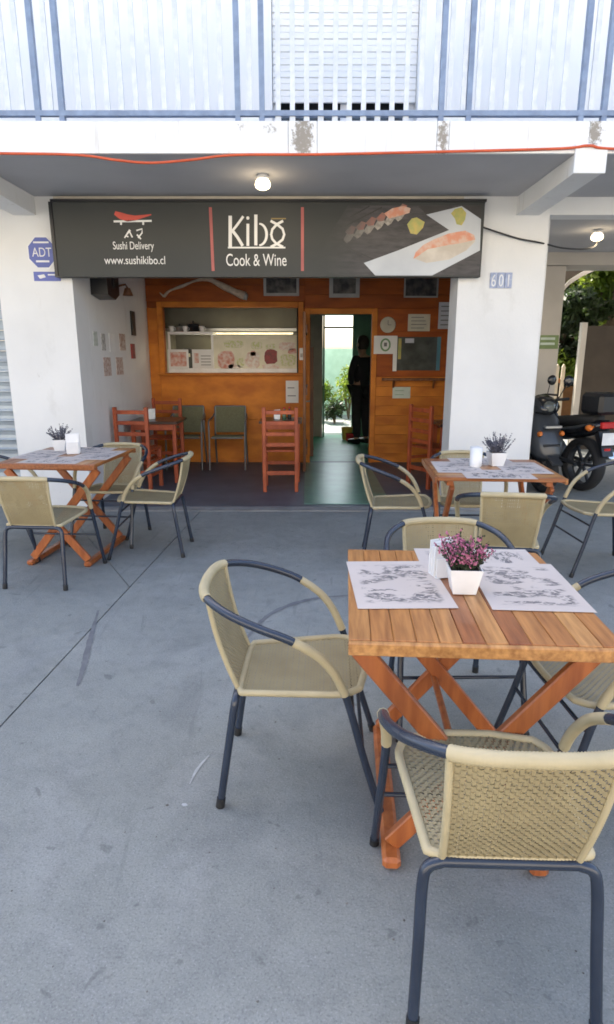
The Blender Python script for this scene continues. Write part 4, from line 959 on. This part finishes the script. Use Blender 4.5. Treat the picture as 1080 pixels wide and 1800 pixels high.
MB().box(-1.76, -1.64, yc + .10, yc + .125, HZ0 + .2, HZ0 + .25, .004).build('front_panel', 'papercream', t)
MB().box(-2.1, -.2, 9.96, KY - .002, .9, .94).build('kitchen_shelf', 'steel', B)
# wall pieces near the hatch
def flat(px0, py0, px1, py1, y, m, name, label, cat, group=None, extra=None, th=.006):
    a, b = at(px0, py1, y), at(px1, py0, y)
    t = thing(name, label, cat, ((a[0] + b[0]) / 2, y, a[1]), group=group)
    if extra and extra[0] == 'frame':
        f_ = extra[1]; w_ = extra[2]
        MB().box(a[0], b[0], y - .02, y + .0, a[1], a[1] + w_).box(a[0], b[0], y - .02, y, b[1] - w_, b[1]).box(a[0], a[0] + w_, y - .02, y, a[1] + w_, b[1] - w_).box(b[0] - w_, b[0], y - .02, y, a[1] + w_, b[1] - w_).build('frame', f_, t)
        MB().box(a[0] + w_, b[0] - w_, y - .012, y, a[1] + w_, b[1] - w_).build('picture', m, t)
    else:
        MB().box(a[0], b[0], y - th, y, a[1], b[1]).build('sheet', m, t)
        if extra and extra[0] == 'lines':
            h = b[1] - a[1]; w_ = b[0] - a[0]
            for k_ in range(extra[2]):
                z = b[1] - h * (k_ + .9) / (extra[2] + .8)
                MB().box(a[0] + w_ * .14, b[0] - w_ * rnd.uniform(.14, .4), y - th - .002, y - th - .0003, z - h * .02, z + h * .02).build('text_line', extra[1], t)
    return t, a, b
yw = YB - .001
PG = 'framed pictures above the hatch and door'
flat(464, 478, 526, 520, yw, 'picdark', 'framed_picture', 'dark picture in a pale grey frame above the hatch, under the sign edge', 'picture', PG, ('frame', 'framegrey', .035))
flat(579, 478, 633, 523, yw, 'picdark', 'framed_picture', 'dark picture in a dull grey frame above the corridor doorway', 'picture', PG, ('frame', 'framegrey', .05))
flat(710, 478, 772, 523, yw, 'picdark', 'framed_picture', 'dark picture with thin frame above the cream certificate', 'picture', PG, ('frame', 'framegrey', .02))
flat(717, 552, 757, 582, yw, 'papercream', 'certificate', 'cream certificate pinned above the dark mirror', 'notice', None, ('lines', 'ink', 4))
flat(770, 531, 801, 578, yw - .02, 'paperblue', 'paper_notice', 'bluish paper notice beside the right pillar', 'notice', None, ('lines', 'ink', 5))
flat(690, 680, 722, 700, yw, 'papergreen', 'paper_notice', 'pale green notice below the dark shelf rail', 'notice', None, ('lines', 'inkgreen', 2))
flat(503, 669, 525, 708, YB - .023, 'paper', 'paper_notice', 'narrow white notice on the post right of the hatch', 'notice', None, ('lines', 'ink', 2))
t, a, b = flat(657, 590, 699, 622, yw - .023, 'paper', 'paper_notice', 'white notice with a ring emblem right of the doorway', 'notice')
cx, cz = (a[0] + b[0]) / 2, (a[1] + b[1]) / 2
mb = MB(); ring = [(cx + .06 * math.cos(2 * math.pi * i / 20), cz + .075 * math.sin(2 * math.pi * i / 20)) for i in range(21)]; stroke(mb, ring, .022, yw - .032, yw - .0293); mb.build('ring_emblem', 'inkgreen', t)
MB().box(cx - .02, cx + .02, yw - .032, yw - .0293, cz - .02, cz + .03).build('emblem_dot', 'ink', t)
t, a, b = flat(690, 592, 776, 651, yw, 'mirror', 'wall_mirror', 'dark mirror with a white left edge on the orange boards', 'mirror')
MB().box(a[0] + .001, a[0] + .055, yw - .012, yw - .0063, a[1] - .01, b[1]).build('white_edge', 'paper', t)
MB().box(b[0] - .05, b[0] - .001, yw - .010, yw - .0063, a[1], b[1]).build('blue_edge', mat('mirror_edge', (.08, .22, .28), rough=.3), t)
MB().box(a[0] + .07, a[0] + .11, yw - .010, yw - .0063, a[1] + .15, b[1] - .02).build('yellow_sticker', 'photoyellow', t)
MB().box(a[0] + .16, a[0] + .28, yw - .010, yw - .0063, b[1] - .08, b[1] - .02).build('pale_sticker', 'paperblue', t)
x, z = at(682, 571, yw); t = thing('wall_clock', 'round white clock above the ring notice', 'clock', (x, yw, z))
MB().lathe([(.10, 0), (.105, -.025), (.095, -.03)], (x, yw, z), 20, axis='y').build('case', 'papercream', t)
mb = MB(); mb.box(x - .004, x + .004, yw - .034, yw - .0305, z, z + .06).box(x, x + .045, yw - .034, yw - .0305, z - .004, z + .003); mb.build('hands', 'ink', t)
a, b = at(672, 667, yw - .04), at(788, 667, yw - .04)
SR = thing('shelf_rail', 'dark wooden shelf rail below the mirror', 'shelf', (a[0], yw - .04, a[1]))
MB().box(a[0], b[0], yw - .09, yw - .001, a[1] - .015, a[1] + .02, .003).build('shelf_board', 'doorwood', SR)
for x in (a[0] + .15, b[0] - .2): MB().prism([(yw - .001, a[1] - .016), (yw - .08, a[1] - .016), (yw - .001, a[1] - .12)], x, x + .025, axis='x').build('shelf_bracket', 'doorwood', SR)
x, z = at(531, 625, YB - .1); t = thing('soap_dispenser', 'small white dispenser on the post at the right end of the hatch', 'dispenser', (x, YB - .06, z - .1))
MB().box(x - .035, x + .035, YB - .10, YB - .0225, z - .06, z + .10, .008).build('body', 'ceramic', t); MB().box(x - .02, x + .02, YB - .108, YB - .101, z - .02, z + .03).build('label_patch', 'inkgrey', t)
# driftwood over the hatch
pts = [at(*q) + (0,) for q in ((290, 522, yw), (300, 512, yw), (322, 503, yw), (345, 494, yw), (368, 492, yw), (392, 503, yw), (415, 514, yw), (432, 521, yw))]
yz = yw - .05
DW = thing('driftwood', 'pale driftwood branch bent like a bow above the serving hatch', 'driftwood', (-1.3, yz, 2.3))
p3 = [Vector((p[0], yz - .015 * math.sin(i * 2), p[1])) for i, p in enumerate(pts)]
MB().tube(spline(p3, 4), [.018 + .004 * math.sin(i) + .036 * max(0, (i - 14) / 14) ** .6 for i in range(29)], 8).build('branch', 'driftwood', DW)
MB().tube([p3[0], p3[0] + Vector((-.05, -.02, .05))], [.014, .006], 6).build('twig', 'driftwood', DW)
MB().tube([p3[-1] + Vector((-.02, 0, .0)), p3[-1] + Vector((.03, -.005, -.012))], [.045, .04], 10).build('grey_cap', 'framegrey', DW)
# posters on the white side wall
PO = 'small posters on the white side wall'
def wall_poster(px0, py0, px1, py1, m, name, label, cat, group=PO, th=.005):
    ya, za = on_wall(px0, py0, XL); yb_, zb = on_wall(px1, py1, XL)
    return tag(MB().box(XL + .0005, XL + th, min(ya, yb_), max(ya, yb_), min(za, zb), max(za, zb)).build(name, m), label, cat, group)
wall_poster(163, 582, 172, 608, 'inkfaded', 'poster', 'faded green poster, first of the upper row nearest the pillar', 'poster')
wall_poster(177, 586, 186, 616, 'inkgrey', 'poster', 'faded grey poster, second of the upper row from the pillar', 'poster')
wall_poster(191, 586, 203, 618, 'paper', 'poster', 'white poster, third of the upper row from the pillar', 'poster')
wall_poster(209, 586, 221, 616, 'inkred', 'poster', 'reddish poster at the room end of the upper row', 'poster')
wall_poster(181, 628, 196, 660, 'inkred', 'poster', 'brown picture poster below the upper row, nearer the pillar', 'poster')
wall_poster(203, 628, 217, 658, 'inkred', 'poster', 'brown picture poster below the upper row, nearer the corner', 'poster')
wall_poster(228, 546, 237, 590, 'black', 'wall_plaque', 'tall black plaque hung high on the white side wall', 'plaque', None, .02)
wall_poster(229, 604, 236, 630, 'wine', 'wall_plaque', 'small dark red plaque under the tall black plaque', 'plaque', None, .02)
t = thing('speaker', 'black speaker hung high under the sign on the white side wall', 'speaker', (XL + .01, 6.62, 2.13)); MB().prism([(6.45, 2.07), (6.45, 2.36), (6.85, 2.36), (6.85, 2.10), (6.7, 2.04)], XL + .003, XL + .17, axis='x').build('case', 'black', t)
MB().lathe([(.06, .171), (.055, .176), (.02, .172)], (XL + .0, 6.66, 2.2), 14, axis='x').build('cone', 'rubber', t)
t = thing('wall_bracket_lamp', 'small dark wall lamp next to the black speaker', 'lamp', (XL, 7.35, 2.2)); MB().tube([(XL + .002, 7.35, 2.24), (XL + .10, 7.35, 2.26), (XL + .12, 7.35, 2.22)], .012, 8).build('arm', 'doorwood', t); MB().lathe([(.03, .08), (.06, 0), (.055, 0)], (XL + .12, 7.35, 2.14), 12).build('shade', 'doorwood', t)

# ------------------------------------------------------------------ corridor and courtyard
def limb_mesh(name, verts, edges, radii, m, parent, loc, rz, sub=2):
    me = bpy.data.meshes.new(name); me.from_pydata(verts, edges, []); o = bpy.data.objects.new(name, me); COL.objects.link(o)
    sk = o.modifiers.new('skin', 'SKIN'); sk.use_smooth_shade = True
    for i, v in enumerate(me.skin_vertices[0].data): v.radius = radii[i]; v.use_root = (i == 0)
    ss = o.modifiers.new('sub', 'SUBSURF'); ss.levels = sub; ss.render_levels = sub
    bpy.context.view_layer.update(); dg = bpy.context.evaluated_depsgraph_get(); m2 = bpy.data.meshes.new_from_object(o.evaluated_get(dg)); bpy.data.objects.remove(o)
    m2.materials.clear(); m2.materials.append(M[m])
    for p in m2.polygons: p.use_smooth = True
    o = bpy.data.objects.new(name, m2); COL.objects.link(o); o.parent = parent; return o
PE = thing('person', 'person in black clothes standing in the corridor with one hand on the hip', 'person', (.93, 10.6, .012), R(38))
J = {'pel': (0, 0, .95), 'wai': (0, .0, 1.10), 'che': (0, -.01, 1.32), 'nek': (0, 0, 1.48), 'hd0': (0, .02, 1.56), 'hd1': (0, .03, 1.66), 'hd2': (0, .02, 1.74),
     'shL': (-.17, -.01, 1.41), 'elL': (-.30, -.05, 1.16), 'wrL': (-.19, .06, 1.01), 'haL': (-.13, .07, .99), 'shR': (.17, -.01, 1.41), 'elR': (.21, -.03, 1.13), 'wrR': (.22, .05, .90), 'haR': (.22, .07, .82),
     'hiL': (-.095, 0, .90), 'knL': (-.10, .02, .49), 'anL': (-.10, -.01, .09), 'toL': (-.12, .14, .035), 'hiR': (.095, 0, .90), 'knR': (.11, .02, .49), 'anR': (.12, -.01, .09), 'toR': (.14, .14, .035)}
RD = {'pel': (.15, .11), 'wai': (.13, .10), 'che': (.16, .11), 'nek': (.055, .055), 'hd0': (.07, .085), 'hd1': (.078, .095), 'hd2': (.05, .06), 'shL': (.06, .06), 'elL': (.042, .042), 'wrL': (.03, .03), 'haL': (.035, .022), 'shR': (.06, .06), 'elR': (.042, .042), 'wrR': (.03, .03), 'haR': (.035, .022),
      'hiL': (.09, .09), 'knL': (.06, .06), 'anL': (.042, .042), 'toL': (.02, .015), 'hiR': (.09, .09), 'knR': (.06, .06), 'anR': (.042, .042), 'toR': (.02, .015)}
def fig(name, ks, es, m, grow=0):
    ix = {k_: i for i, k_ in enumerate(ks)}
    limb_mesh(name, [J[k_] for k_ in ks], [(ix[a], ix[b]) for a, b in es], [(RD[k_][0] + grow, RD[k_][1] + grow) for k_ in ks], m, PE, None, 0)
arms = [('che', 'shL'), ('shL', 'elL'), ('elL', 'wrL'), ('che', 'shR'), ('shR', 'elR'), ('elR', 'wrR')]
legs = [('pel', 'hiL'), ('hiL', 'knL'), ('knL', 'anL'), ('pel', 'hiR'), ('hiR', 'knR'), ('knR', 'anR')]
fig('body', list(J), [('pel', 'wai'), ('wai', 'che'), ('che', 'nek'), ('nek', 'hd0'), ('hd0', 'hd1'), ('hd1', 'hd2'), ('wrL', 'haL'), ('wrR', 'haR'), ('anL', 'toL'), ('anR', 'toR')] + arms + legs, 'skin')
J['hem'] = (0, 0, .86); RD['hem'] = (.165, .125)
fig('shirt', ['hem', 'pel', 'wai', 'che', 'shL', 'elL', 'wrL', 'shR', 'elR', 'wrR'], [('hem', 'pel'), ('pel', 'wai'), ('wai', 'che')] + arms, 'clothblack', .018)
fig('trousers', ['pel', 'hiL', 'knL', 'anL', 'hiR', 'knR', 'anR'], legs, 'clothblack', .024)
MB().lathe([(.02, 1.80), (.075, 1.775), (.098, 1.70), (.096, 1.62), (.07, 1.57)], (0, -.005, 0), 16).build('hair', 'hair', PE, local=True)
mb = MB()
for hx, hy, hz, sx in ((-.12, .085, .985, 1), (.22, .085, .79, 0)):
    for f_ in range(4):
        if sx: p = [(hx, hy + .012, hz + .02 - f_ * .018), (hx + .035, hy + .02, hz + .012 - f_ * .018), (hx + .06, hy + .01, hz - f_ * .018)]
        else: p = [(hx - .022 + f_ * .015, hy - .01, hz), (hx - .022 + f_ * .015, hy - .003, hz - .035), (hx - .022 + f_ * .015, hy - .012, hz - .06)]
        mb.tube(p, [.009, .0085, .007], 6)
mb.build('fingers', 'skin', PE, local=True)
MB().tube([(0, .115, 1.665), (0, .137, 1.63), (0, .118, 1.615)], [.008, .015, .008], 8).build('nose', 'skin', PE, local=True)
for s_ in (-1, 1):
    MB().lathe([(.004, 0), (.013, .004), (.004, .008)], (s_ * .033, .106, 1.66), 8, axis='y').build('eye', 'black', PE, local=True)
    MB().tube([(s_ * .088, .01, 1.67), (s_ * .100, .0, 1.65), (s_ * .088, .01, 1.615)], [.010, .014, .008], 8).build('ear', 'skin', PE, local=True)
MB().tube([(-.022, .110, 1.585), (0, .118, 1.583), (.022, .110, 1.585)], [.004, .007, .004], 6).build('mouth', 'redwood', PE, local=True)
for s_ in (-1, 1): MB().tube([(s_ * .10 + s_ * .01, -.06, .035), (s_ * .12, .04, .04), (s_ * .13, .16, .03)], [.045, .052, .04], 10).build('shoe', 'black', PE, local=True)
# back doorway: frame with a cross bar
BDr = thing('rear_door_frame', 'dark framed rear doorway with a transom bar at the bright end of the corridor', 'door frame', (.57, 11.48, 0))
for x in (.287, .822): MB().box(x, x + .034, 11.44, 11.495, .013, 2.185).build('jamb', 'tealwall', BDr)
MB().box(.322, .821, 11.45, 11.49, 1.955, 1.985).build('transom_bar', 'tealwall', BDr)
t = thing('rear_door_leaf', 'dark wooden rear door folded back against the left corridor wall', 'door', (.1, 11.3, .012)); MB().box(.02, .06, 10.75, 11.43, .02, 2.1, .004).build('panel', 'doorwood', t); MB().tube([(.062, 10.85, 1.0), (.10, 10.85, 1.0), (.10, 10.95, 1.0)], .01, 6).build('handle', 'steel', t)
x = .12; t = thing('storage_rack', 'narrow dark rack of jars along the left side of the corridor', 'rack', (.02, 9.6, .012))
for z in (.1, .55, 1.0, 1.45): MB().box(-.055, .10, 9.2, 10.2, z, z + .02).build('shelf', 'doorwood', t)
for yy in (9.2, 10.17): MB().box(-.05, .095, yy - .03, yy - .001, .012, 1.6).build('upright', 'doorwood', t)
k_ = 0
for z in (.1205, .5705, 1.0205):
    for yy in (9.35, 9.55, 9.8, 10.0):
        tt = thing('storage_jar', ('white', 'red', 'grey')[k_ % 3] + ' jar on the ' + ('lowest', 'second', 'third')[k_ // 4] + ' shelf of the narrow corridor rack, ' + ('nearest the doorway', 'second from the doorway', 'third from the doorway', 'farthest from the doorway')[k_ % 4], 'jar', (.03, yy, z), group='jars on the corridor rack')
        MB().lathe([(.05, 0), (.055, .01), (.055, .14), (.04, .16)], (.03, yy, z), 12).build('body', ('ceramic', 'redlens', 'steel')[k_ % 3], tt); MB().lathe([(.045, .1605), (.045, .185), (.02, .187)], (.03, yy, z), 12).build('lid', 'rubber', tt); k_ += 1
t = thing('yellow_bucket', 'small yellow bucket on the floor by the person', 'bucket', (.72, 11.1, .012)); MB().lathe([(.08, 0), (.10, .22), (.104, .22), (.085, .01)], (.72, 11.1, .013), 14).build('body', 'yellow', t); MB().tube([(.62, 11.1, .22), (.64, 11.1, .33), (.72, 11.1, .37), (.80, 11.1, .33), (.82, 11.1, .22)], .004, 5).build('handle', 'steel', t)
t = thing('red_crate', 'small red crate on the floor by the person', 'crate', (.80, 10.8, .012)); MB().box(.70, .86, 10.95, 11.05, .014, .12, .004).build('body', 'redlens', t); MB().box(.69, .87, 10.94, 11.06, .1205, .14, .004).build('rim', 'redlens', t)
# garden wall and shrubs beyond
GW = MB().box(-6, 2.6, 16.0, 16.2, 0, 1.66).build('garden_wall', mat('mint_wall', (.50, .68, .56), (.42, .60, .48), rough=.8)); tag(GW, 'pale green garden wall seen through the corridor', 'wall')
def leaves(mb, c, r, n, size, sq=1.0):
    for i in range(n):
        d = Vector([rnd.gauss(0, 1) for _ in range(3)]).normalized() * (rnd.random() ** .45)
        p = Vector((c[0] + d.x * r[0], c[1] + d.y * r[1], c[2] + d.z * r[2])); s_ = size * rnd.uniform(.6, 1.4)
        a = Vector([rnd.gauss(0, 1) for _ in range(3)]).normalized(); b = a.orthogonal().normalized(); b = (b * rnd.uniform(.5, 1) + a.cross(b) * rnd.uniform(-1, 1)).normalized()
        mb.add([p - a * s_, p + b * s_ * .42, p + a * s_, p - b * s_ * .42], [(0, 1, 2, 3)])
def shrub(x, y, h, r, label, m='leaf', n=900, size=.05):
    t = thing('garden_shrub', label, 'shrub', (x, y, 0), group='shrubs in the back yard')
    mb = MB()
    for i in range(5): mb.tube([(x, y, 0), (x + rnd.uniform(-.3, .3) * r, y + rnd.uniform(-.3, .3) * r, h * .5), (x + rnd.uniform(-.7, .7) * r, y + rnd.uniform(-.7, .7) * r, h * .85)], [.02, .014, .006], 6)
    mb.build('stem', 'bark', t)
    mb = MB()
    for i in range(9): leaves(mb, (x + rnd.uniform(-.6, .6) * r, y + rnd.uniform(-.6, .6) * r, h * rnd.uniform(.35, .85)), (.45 * r, .45 * r, .22 * h), n // 9, size)
    mb.build('foliage', m, t, fix=False, kind='stuff')
shrub(.30, 14.6, 1.0, .42, 'leafy green shrub seen low through the corridor, left part', 'leaf', 900)
shrub(1.0, 14.9, 1.25, .5, 'taller green shrub seen through the corridor, right part', 'leaf', 1100)
shrub(.62, 13.9, .55, .3, 'low dark shrub at the end of the corridor', 'leafdark', 500)

# ------------------------------------------------------------------ yard behind the passage
FN = thing('picket_fence', 'pale picket fence behind the motorbikes at the end of the passage', 'fence', (4.2, 10.25, 0))
p0_ = MB().prism([(-.028, 0), (.028, 0), (.028, 1.30), (0, 1.35), (-.028, 1.30)], -.011, .011).build('picket', mat('picket_paint', (.62, .54, .42), (.5, .43, .33), rough=.7), FN, local=True)
for i in range(6):
    q = (-.52 + i * .098, 0, 0)
    if i == 0: p0_.location = q
    else: share(p0_, FN, q)
for z in (.3, 1.05): MB().box(3.3, 4.26, 10.265, 10.295, z, z + .07).build('rail', 'terracotta', FN)
MB().box(4.265, 4.35, 9.93, 10.02, 0, 1.98).build('post', 'pierwall', FN)
BW = MB().box(4.36, 9, 9.95, 10.12, 0, 1.93).build('brown_wall', 'brownwall'); tag(BW, 'brown rendered yard wall behind the motorbikes', 'wall')
TW = MB().box(2.7, 9, 13.6, 13.8, 0, 1.55).build('terracotta_wall', 'terracotta'); tag(TW, 'orange terracotta wall beyond the picket fence', 'wall')
AW = thing('lean_to_roof', 'curved brown lean-to roof edge above the yard', 'roof', (4.5, 9.3, 2.3))
arc = [at(px, py, 9.2) for px, py in ((985, 516), (1000, 500), (1022, 486), (1050, 473), (1085, 464), (1130, 458))]
mb = MB()
for i in range(5): mb.prism([arc[i], arc[i + 1], (arc[i + 1][0], arc[i + 1][1] + .06), (arc[i][0], arc[i][1] + .06)], 9.15, 9.22)
mb.build('edge_beam', 'pierwall', AW)
for i in range(5):
    a, b = arc[i], arc[i + 1]
    MB().prism([(a[0], a[1] + .062), (b[0], b[1] + .062), (b[0], b[1] + .30), (a[0], a[1] + .30)], 9.24, 9.27).build('panel', 'brownwall', AW)
MB().box(2.4, 9.5, 9.28, 11.2, 2.92, 2.98).build('shade_sheet', 'brownwall', AW)  # unseen extension of the roof, added to keep sun off the passage ground
def tree(x, y, h, r, label, m, n, size, zc):
    t = thing('yard_tree', label, 'tree', (x, y, 0), group='trees beyond the yard wall')
    mb = MB(); mb.tube([(x, y, 0), (x + .05, y, h * .3), (x - .05, y + .05, h * .55), (x, y, h * .8)], [.13, .11, .08, .03], 9); mb.build('trunk', 'bark', t)
    mb = MB(); cs = []
    for i in range(9):
        a = i * 2.4; e = Vector((x + math.cos(a) * r * rnd.uniform(.4, .85), y + math.sin(a) * r * rnd.uniform(.4, .85), zc + rnd.uniform(-.45, .5) * (h - zc) * 1.2)); cs.append(e)
        mb.tube([(x, y, h * .42), ((x + e.x) / 2, (y + e.y) / 2, (h * .45 + e.z) / 2 + .1), e], [.05, .03, .012], 6)
    mb.build('limb', 'bark', t)
    mb = MB()
    for e in cs + [Vector((x, y, zc))]:
        for q in range(4): leaves(mb, e + Vector((rnd.uniform(-.4, .4) * r, rnd.uniform(-.4, .4) * r, rnd.uniform(-.3, .3) * r)), (r * .28, r * .28, r * .2), n // 40, size)
    mb.build('crown', m, t, fix=False, kind='stuff')
tree(6.0, 12.6, 5.0, 1.6, 'sunlit yellow green tree hanging over the brown yard wall', 'leaf', 11000, .085, 2.7)
tree(5.1, 12.9, 3.6, 1.0, 'dark leafy tree left of the sunlit one behind the picket fence', 'leafdark', 9000, .08, 2.0)
tree(8.6, 14.5, 5.6, 2.0, 'tall green tree far behind the brown yard wall', 'leaf', 9000, .12, 3.2)
tree(3.9, 16.5, 4.8, 1.8, 'far green tree above the terracotta wall', 'leafdark', 10000, .12, 2.6)
x0, z0 = at(945, 589, 8.44); x1, z1 = at(981, 613, 8.44)
t = thing('green_sign', 'small olive green sign with pale lettering on the passage pier', 'sign', ((x0 + x1) / 2, 8.44, z1)); MB().box(x0, x1, 8.436, 8.448, z1, z0).build('plate', 'greensign', t)
for k_ in range(2): MB().box(x0 + .05, x1 - .05, 8.433, 8.4355, z1 + .05 + k_ * .065, z1 + .08 + k_ * .065).build('text_line', 'papergreen', t)

# ------------------------------------------------------------------ motorbikes
def wheel(par, c, r, wd):
    w_ = MB(); w_.lathe([(r - .075, -wd / 2), (r - .02, -wd / 2), (r, -wd / 4), (r, wd / 4), (r - .02, wd / 2), (r - .075, wd / 2), (r - .08, 0), (r - .075, -wd / 2)], c, 28, axis='y', cap=False)
    o = w_.build('wheel', 'tyre', par, local=True)
    q = MB(); q.lathe([(.035, -.05), (.035, .05)], c, 12, axis='y')
    for i in range(6):
        a = i * math.pi / 3; q.beam((c[0] + .03 * math.cos(a), c[1], c[2] + .03 * math.sin(a)), (c[0] + (r - .07) * math.cos(a), c[1], c[2] + (r - .07) * math.sin(a)), .03, .022)
    q.lathe([(r - .085, -.03), (r - .066, -.03), (r - .066, .03), (r - .085, .03), (r - .085, -.03)], c, 24, axis='y', cap=False)
    q.build('rim', 'bikegrey', o, local=True)
def body(par, prof, w_, m, name, n=10):
    """a streamlined shell: (x, z_low, z_high, half width) stations along the length"""
    mb = MB(); vs = []
    for x, za, zb, hw_ in prof:
        for i in range(n):
            a = 2 * math.pi * i / n; vs.append((x, hw_ * w_ * math.cos(a) * (1 if abs(math.cos(a)) < .9 else .97), (za + zb) / 2 + (zb - za) / 2 * math.sin(a)))
    k_ = len(prof); fs = [(i * n + j, i * n + (j + 1) % n, (i + 1) * n + (j + 1) % n, (i + 1) * n + j) for i in range(k_ - 1) for j in range(n)] + [tuple(range(n))[::-1], tuple(range((k_ - 1) * n, k_ * n))]
    return mb.add(vs, fs, True).build(name, m, par, local=True)
def motorcycle(x, y, rz):
    t = thing('motorcycle', 'black motorcycle with red tail lamp and white plate parked in the passage', 'motorcycle', (x, y, 0), rz)   # local +x = forward
    wheel(t, (.68, 0, .30), .30, .10); wheel(t, (-.66, 0, .30), .30, .13)
    body(t, [(.45, .62, .74, .4), (.38, .58, .93, .9), (.18, .58, .98, 1), (-.02, .60, .90, .8), (-.12, .64, .80, .5)], .15, 'bikeblack', 'tank')
    body(t, [(-.04, .66, .78, .7), (-.2, .66, .80, 1), (-.5, .70, .84, .95), (-.82, .76, .88, .6)], .15, 'rubber', 'seat')
    body(t, [(-.1, .52, .70, .6), (-.4, .54, .74, .9), (-.75, .62, .80, .8), (-.95, .70, .82, .5)], .15, 'bikeblack', 'tail_cowl')
    body(t, [(.30, .26, .44, .6), (.12, .20, .58, 1), (-.18, .20, .56, 1), (-.32, .28, .46, .6)], .15, 'bikegrey', 'engine')
    for s_ in (-1, 1):
        MB().tube([(.68, s_ * .085, .30), (.46, s_ * .085, .88)], .022, 8).build('fork', 'bikegrey', t, local=True)
        MB().tube([(-.66, s_ * .10, .30), (-.2, s_ * .09, .36)], .022, 8).build('swing_arm', 'bikegrey', t, local=True)
        MB().tube(spline([(.45, s_ * .06, .93), (.42, s_ * .22, 1.0), (.30, s_ * .36, 1.0)], 5), .013, 8).build('handlebar', 'rubber', t, local=True)
        MB().tube([(.40, s_ * .27, 1.0), (.44, s_ * .33, 1.15)], .006, 6).build('mirror_stem', 'rubber', t, local=True)
        MB().lathe([(.02, -.012), (.065, -.008), (.06, .012), (.02, .014)], (.44, s_ * .35, 1.18), 12, axis='x').build('mirror', 'bikeblack', t, local=True)
        i_ = MB(); i_.tube([(-.86, s_ * .07, .74), (-.86, s_ * .17, .735)], .012, 6); i_.lathe([(.02, 0), (.036, .02), (.03, .06), (.01, .07)], (-.93, s_ * .18, .735), 10, axis='x'); i_.build('turn_signal', 'amber', t, local=True)
    MB().tube(spline([(.25, -.16, .24), (-.1, -.18, .18), (-.4, -.2, .28), (-.85, -.2, .42)], 5), [.022] * 8 + [.045] * 8, 10).build('exhaust', 'chrome', t, local=True)
    MB().box(-1.02, -.70, -.17, .17, .875, 1.10, .035).build('top_case', 'black', t, local=True)
    MB().box(-1.0, -.955, -.10, .10, .73, .80, .01).build('tail_lamp', 'redlens', t, local=True)
    MB().prism([(-.92, .70), (-1.02, .44), (-1.0, .43), (-.86, .66)], -.07, .07).build('rear_mudguard', 'black', t, local=True)
    pl = MB().box(-1.032, -1.024, -.11, .11, .56, .69, .002).build('number_plate', 'signwhite', t, local=True)
    MB().box(-.999, -.985, -.04, .04, .48, .52).build('reflector', 'redlens', t, local=True)
    MB().lathe([(.03, -.10), (.09, -.04), (.10, .03), (.09, .05)], (.56, 0, .84), 16, axis='x').build('headlamp', 'bikeblack', t, local=True)
    MB().prism([(.95, .45), (.68, .63), (.42, .52), (.42, .50), (.68, .605), (.94, .43)], -.055, .055).build('front_mudguard', 'bikeblack', t, local=True)
    return t
motorcycle(2.91, 7.46, R(107))
def scooter(x, y, rz):
    t = thing('scooter', 'dark grey scooter facing the terrace beside the right pillar', 'scooter', (x, y, 0), rz)
    wheel(t, (.58, 0, .235), .235, .10); wheel(t, (-.58, 0, .235), .235, .11)
    body(t, [(.72, .40, .46, .5), (.66, .36, .66, .9), (.52, .34, .92, 1), (.42, .36, .98, .8), (.36, .40, .92, .5)], .20, 'bikegrey', 'leg_shield')
    body(t, [(.60, .86, .94, .4), (.52, .84, 1.03, 1), (.42, .86, 1.07, 1), (.33, .92, 1.03, .6)], .17, 'bikeblack', 'handlebar_cowl')
    body(t, [(-.02, .34, .60, .6), (-.2, .34, .70, 1), (-.6, .44, .74, .9), (-.85, .58, .74, .5)], .19, 'bikeblack', 'tail_body')
    body(t, [(.04, .68, .75, .6), (-.15, .68, .80, 1), (-.5, .72, .83, 1), (-.78, .76, .84, .6)], .15, 'rubber', 'seat')
    MB().box(-.1, .45, -.15, .15, .26, .33, .02).build('floorboard', 'black', t, local=True)
    MB().tube([(.58, 0, .235), (.50, 0, .62)], .035, 8).build('fork', 'black', t, local=True)
    for s_ in (-1, 1):
        MB().tube([(.42, s_ * .12, 1.0), (.37, s_ * .36, 1.01)], .016, 8).build('handlebar_grip', 'rubber', t, local=True)
        MB().tube([(.42, s_ * .2, 1.02), (.44, s_ * .27, 1.17)], .006, 6).build('mirror_stem', 'rubber', t, local=True)
        MB().lathe([(.02, -.012), (.06, -.008), (.055, .012), (.02, .014)], (.44, s_ * .29, 1.21), 12, axis='x').build('mirror', 'bikeblack', t, local=True)
        MB().lathe([(.02, 0), (.034, .01), (.02, .035)], (.64, s_ * .13, .66), 10, axis='x').build('turn_signal', 'amber', t, local=True)
    MB().lathe([(.075, 0), (.07, .03), (.03, .045)], (.56, 0, .93), 16, axis='x').build('headlamp', 'mirror', t, local=True)
    for z_, m_ in ((.72, 'steel'), (.52, 'bikeblack')): MB().box(.655, .70, -.10, .10, z_, z_ + .03, .006).build('trim_strip', m_, t, local=True)
    MB().box(.40, .50, -.16, .16, .40, .62, .03).build('front_bag', 'rubber', t, local=True)
    MB().prism([(.84, .36), (.58, .50), (.34, .38), (.34, .36), (.58, .475), (.83, .34)], -.06, .06).build('front_mudguard', 'bikegrey', t, local=True)
    return t
scooter(2.52, 7.30, R(-79))
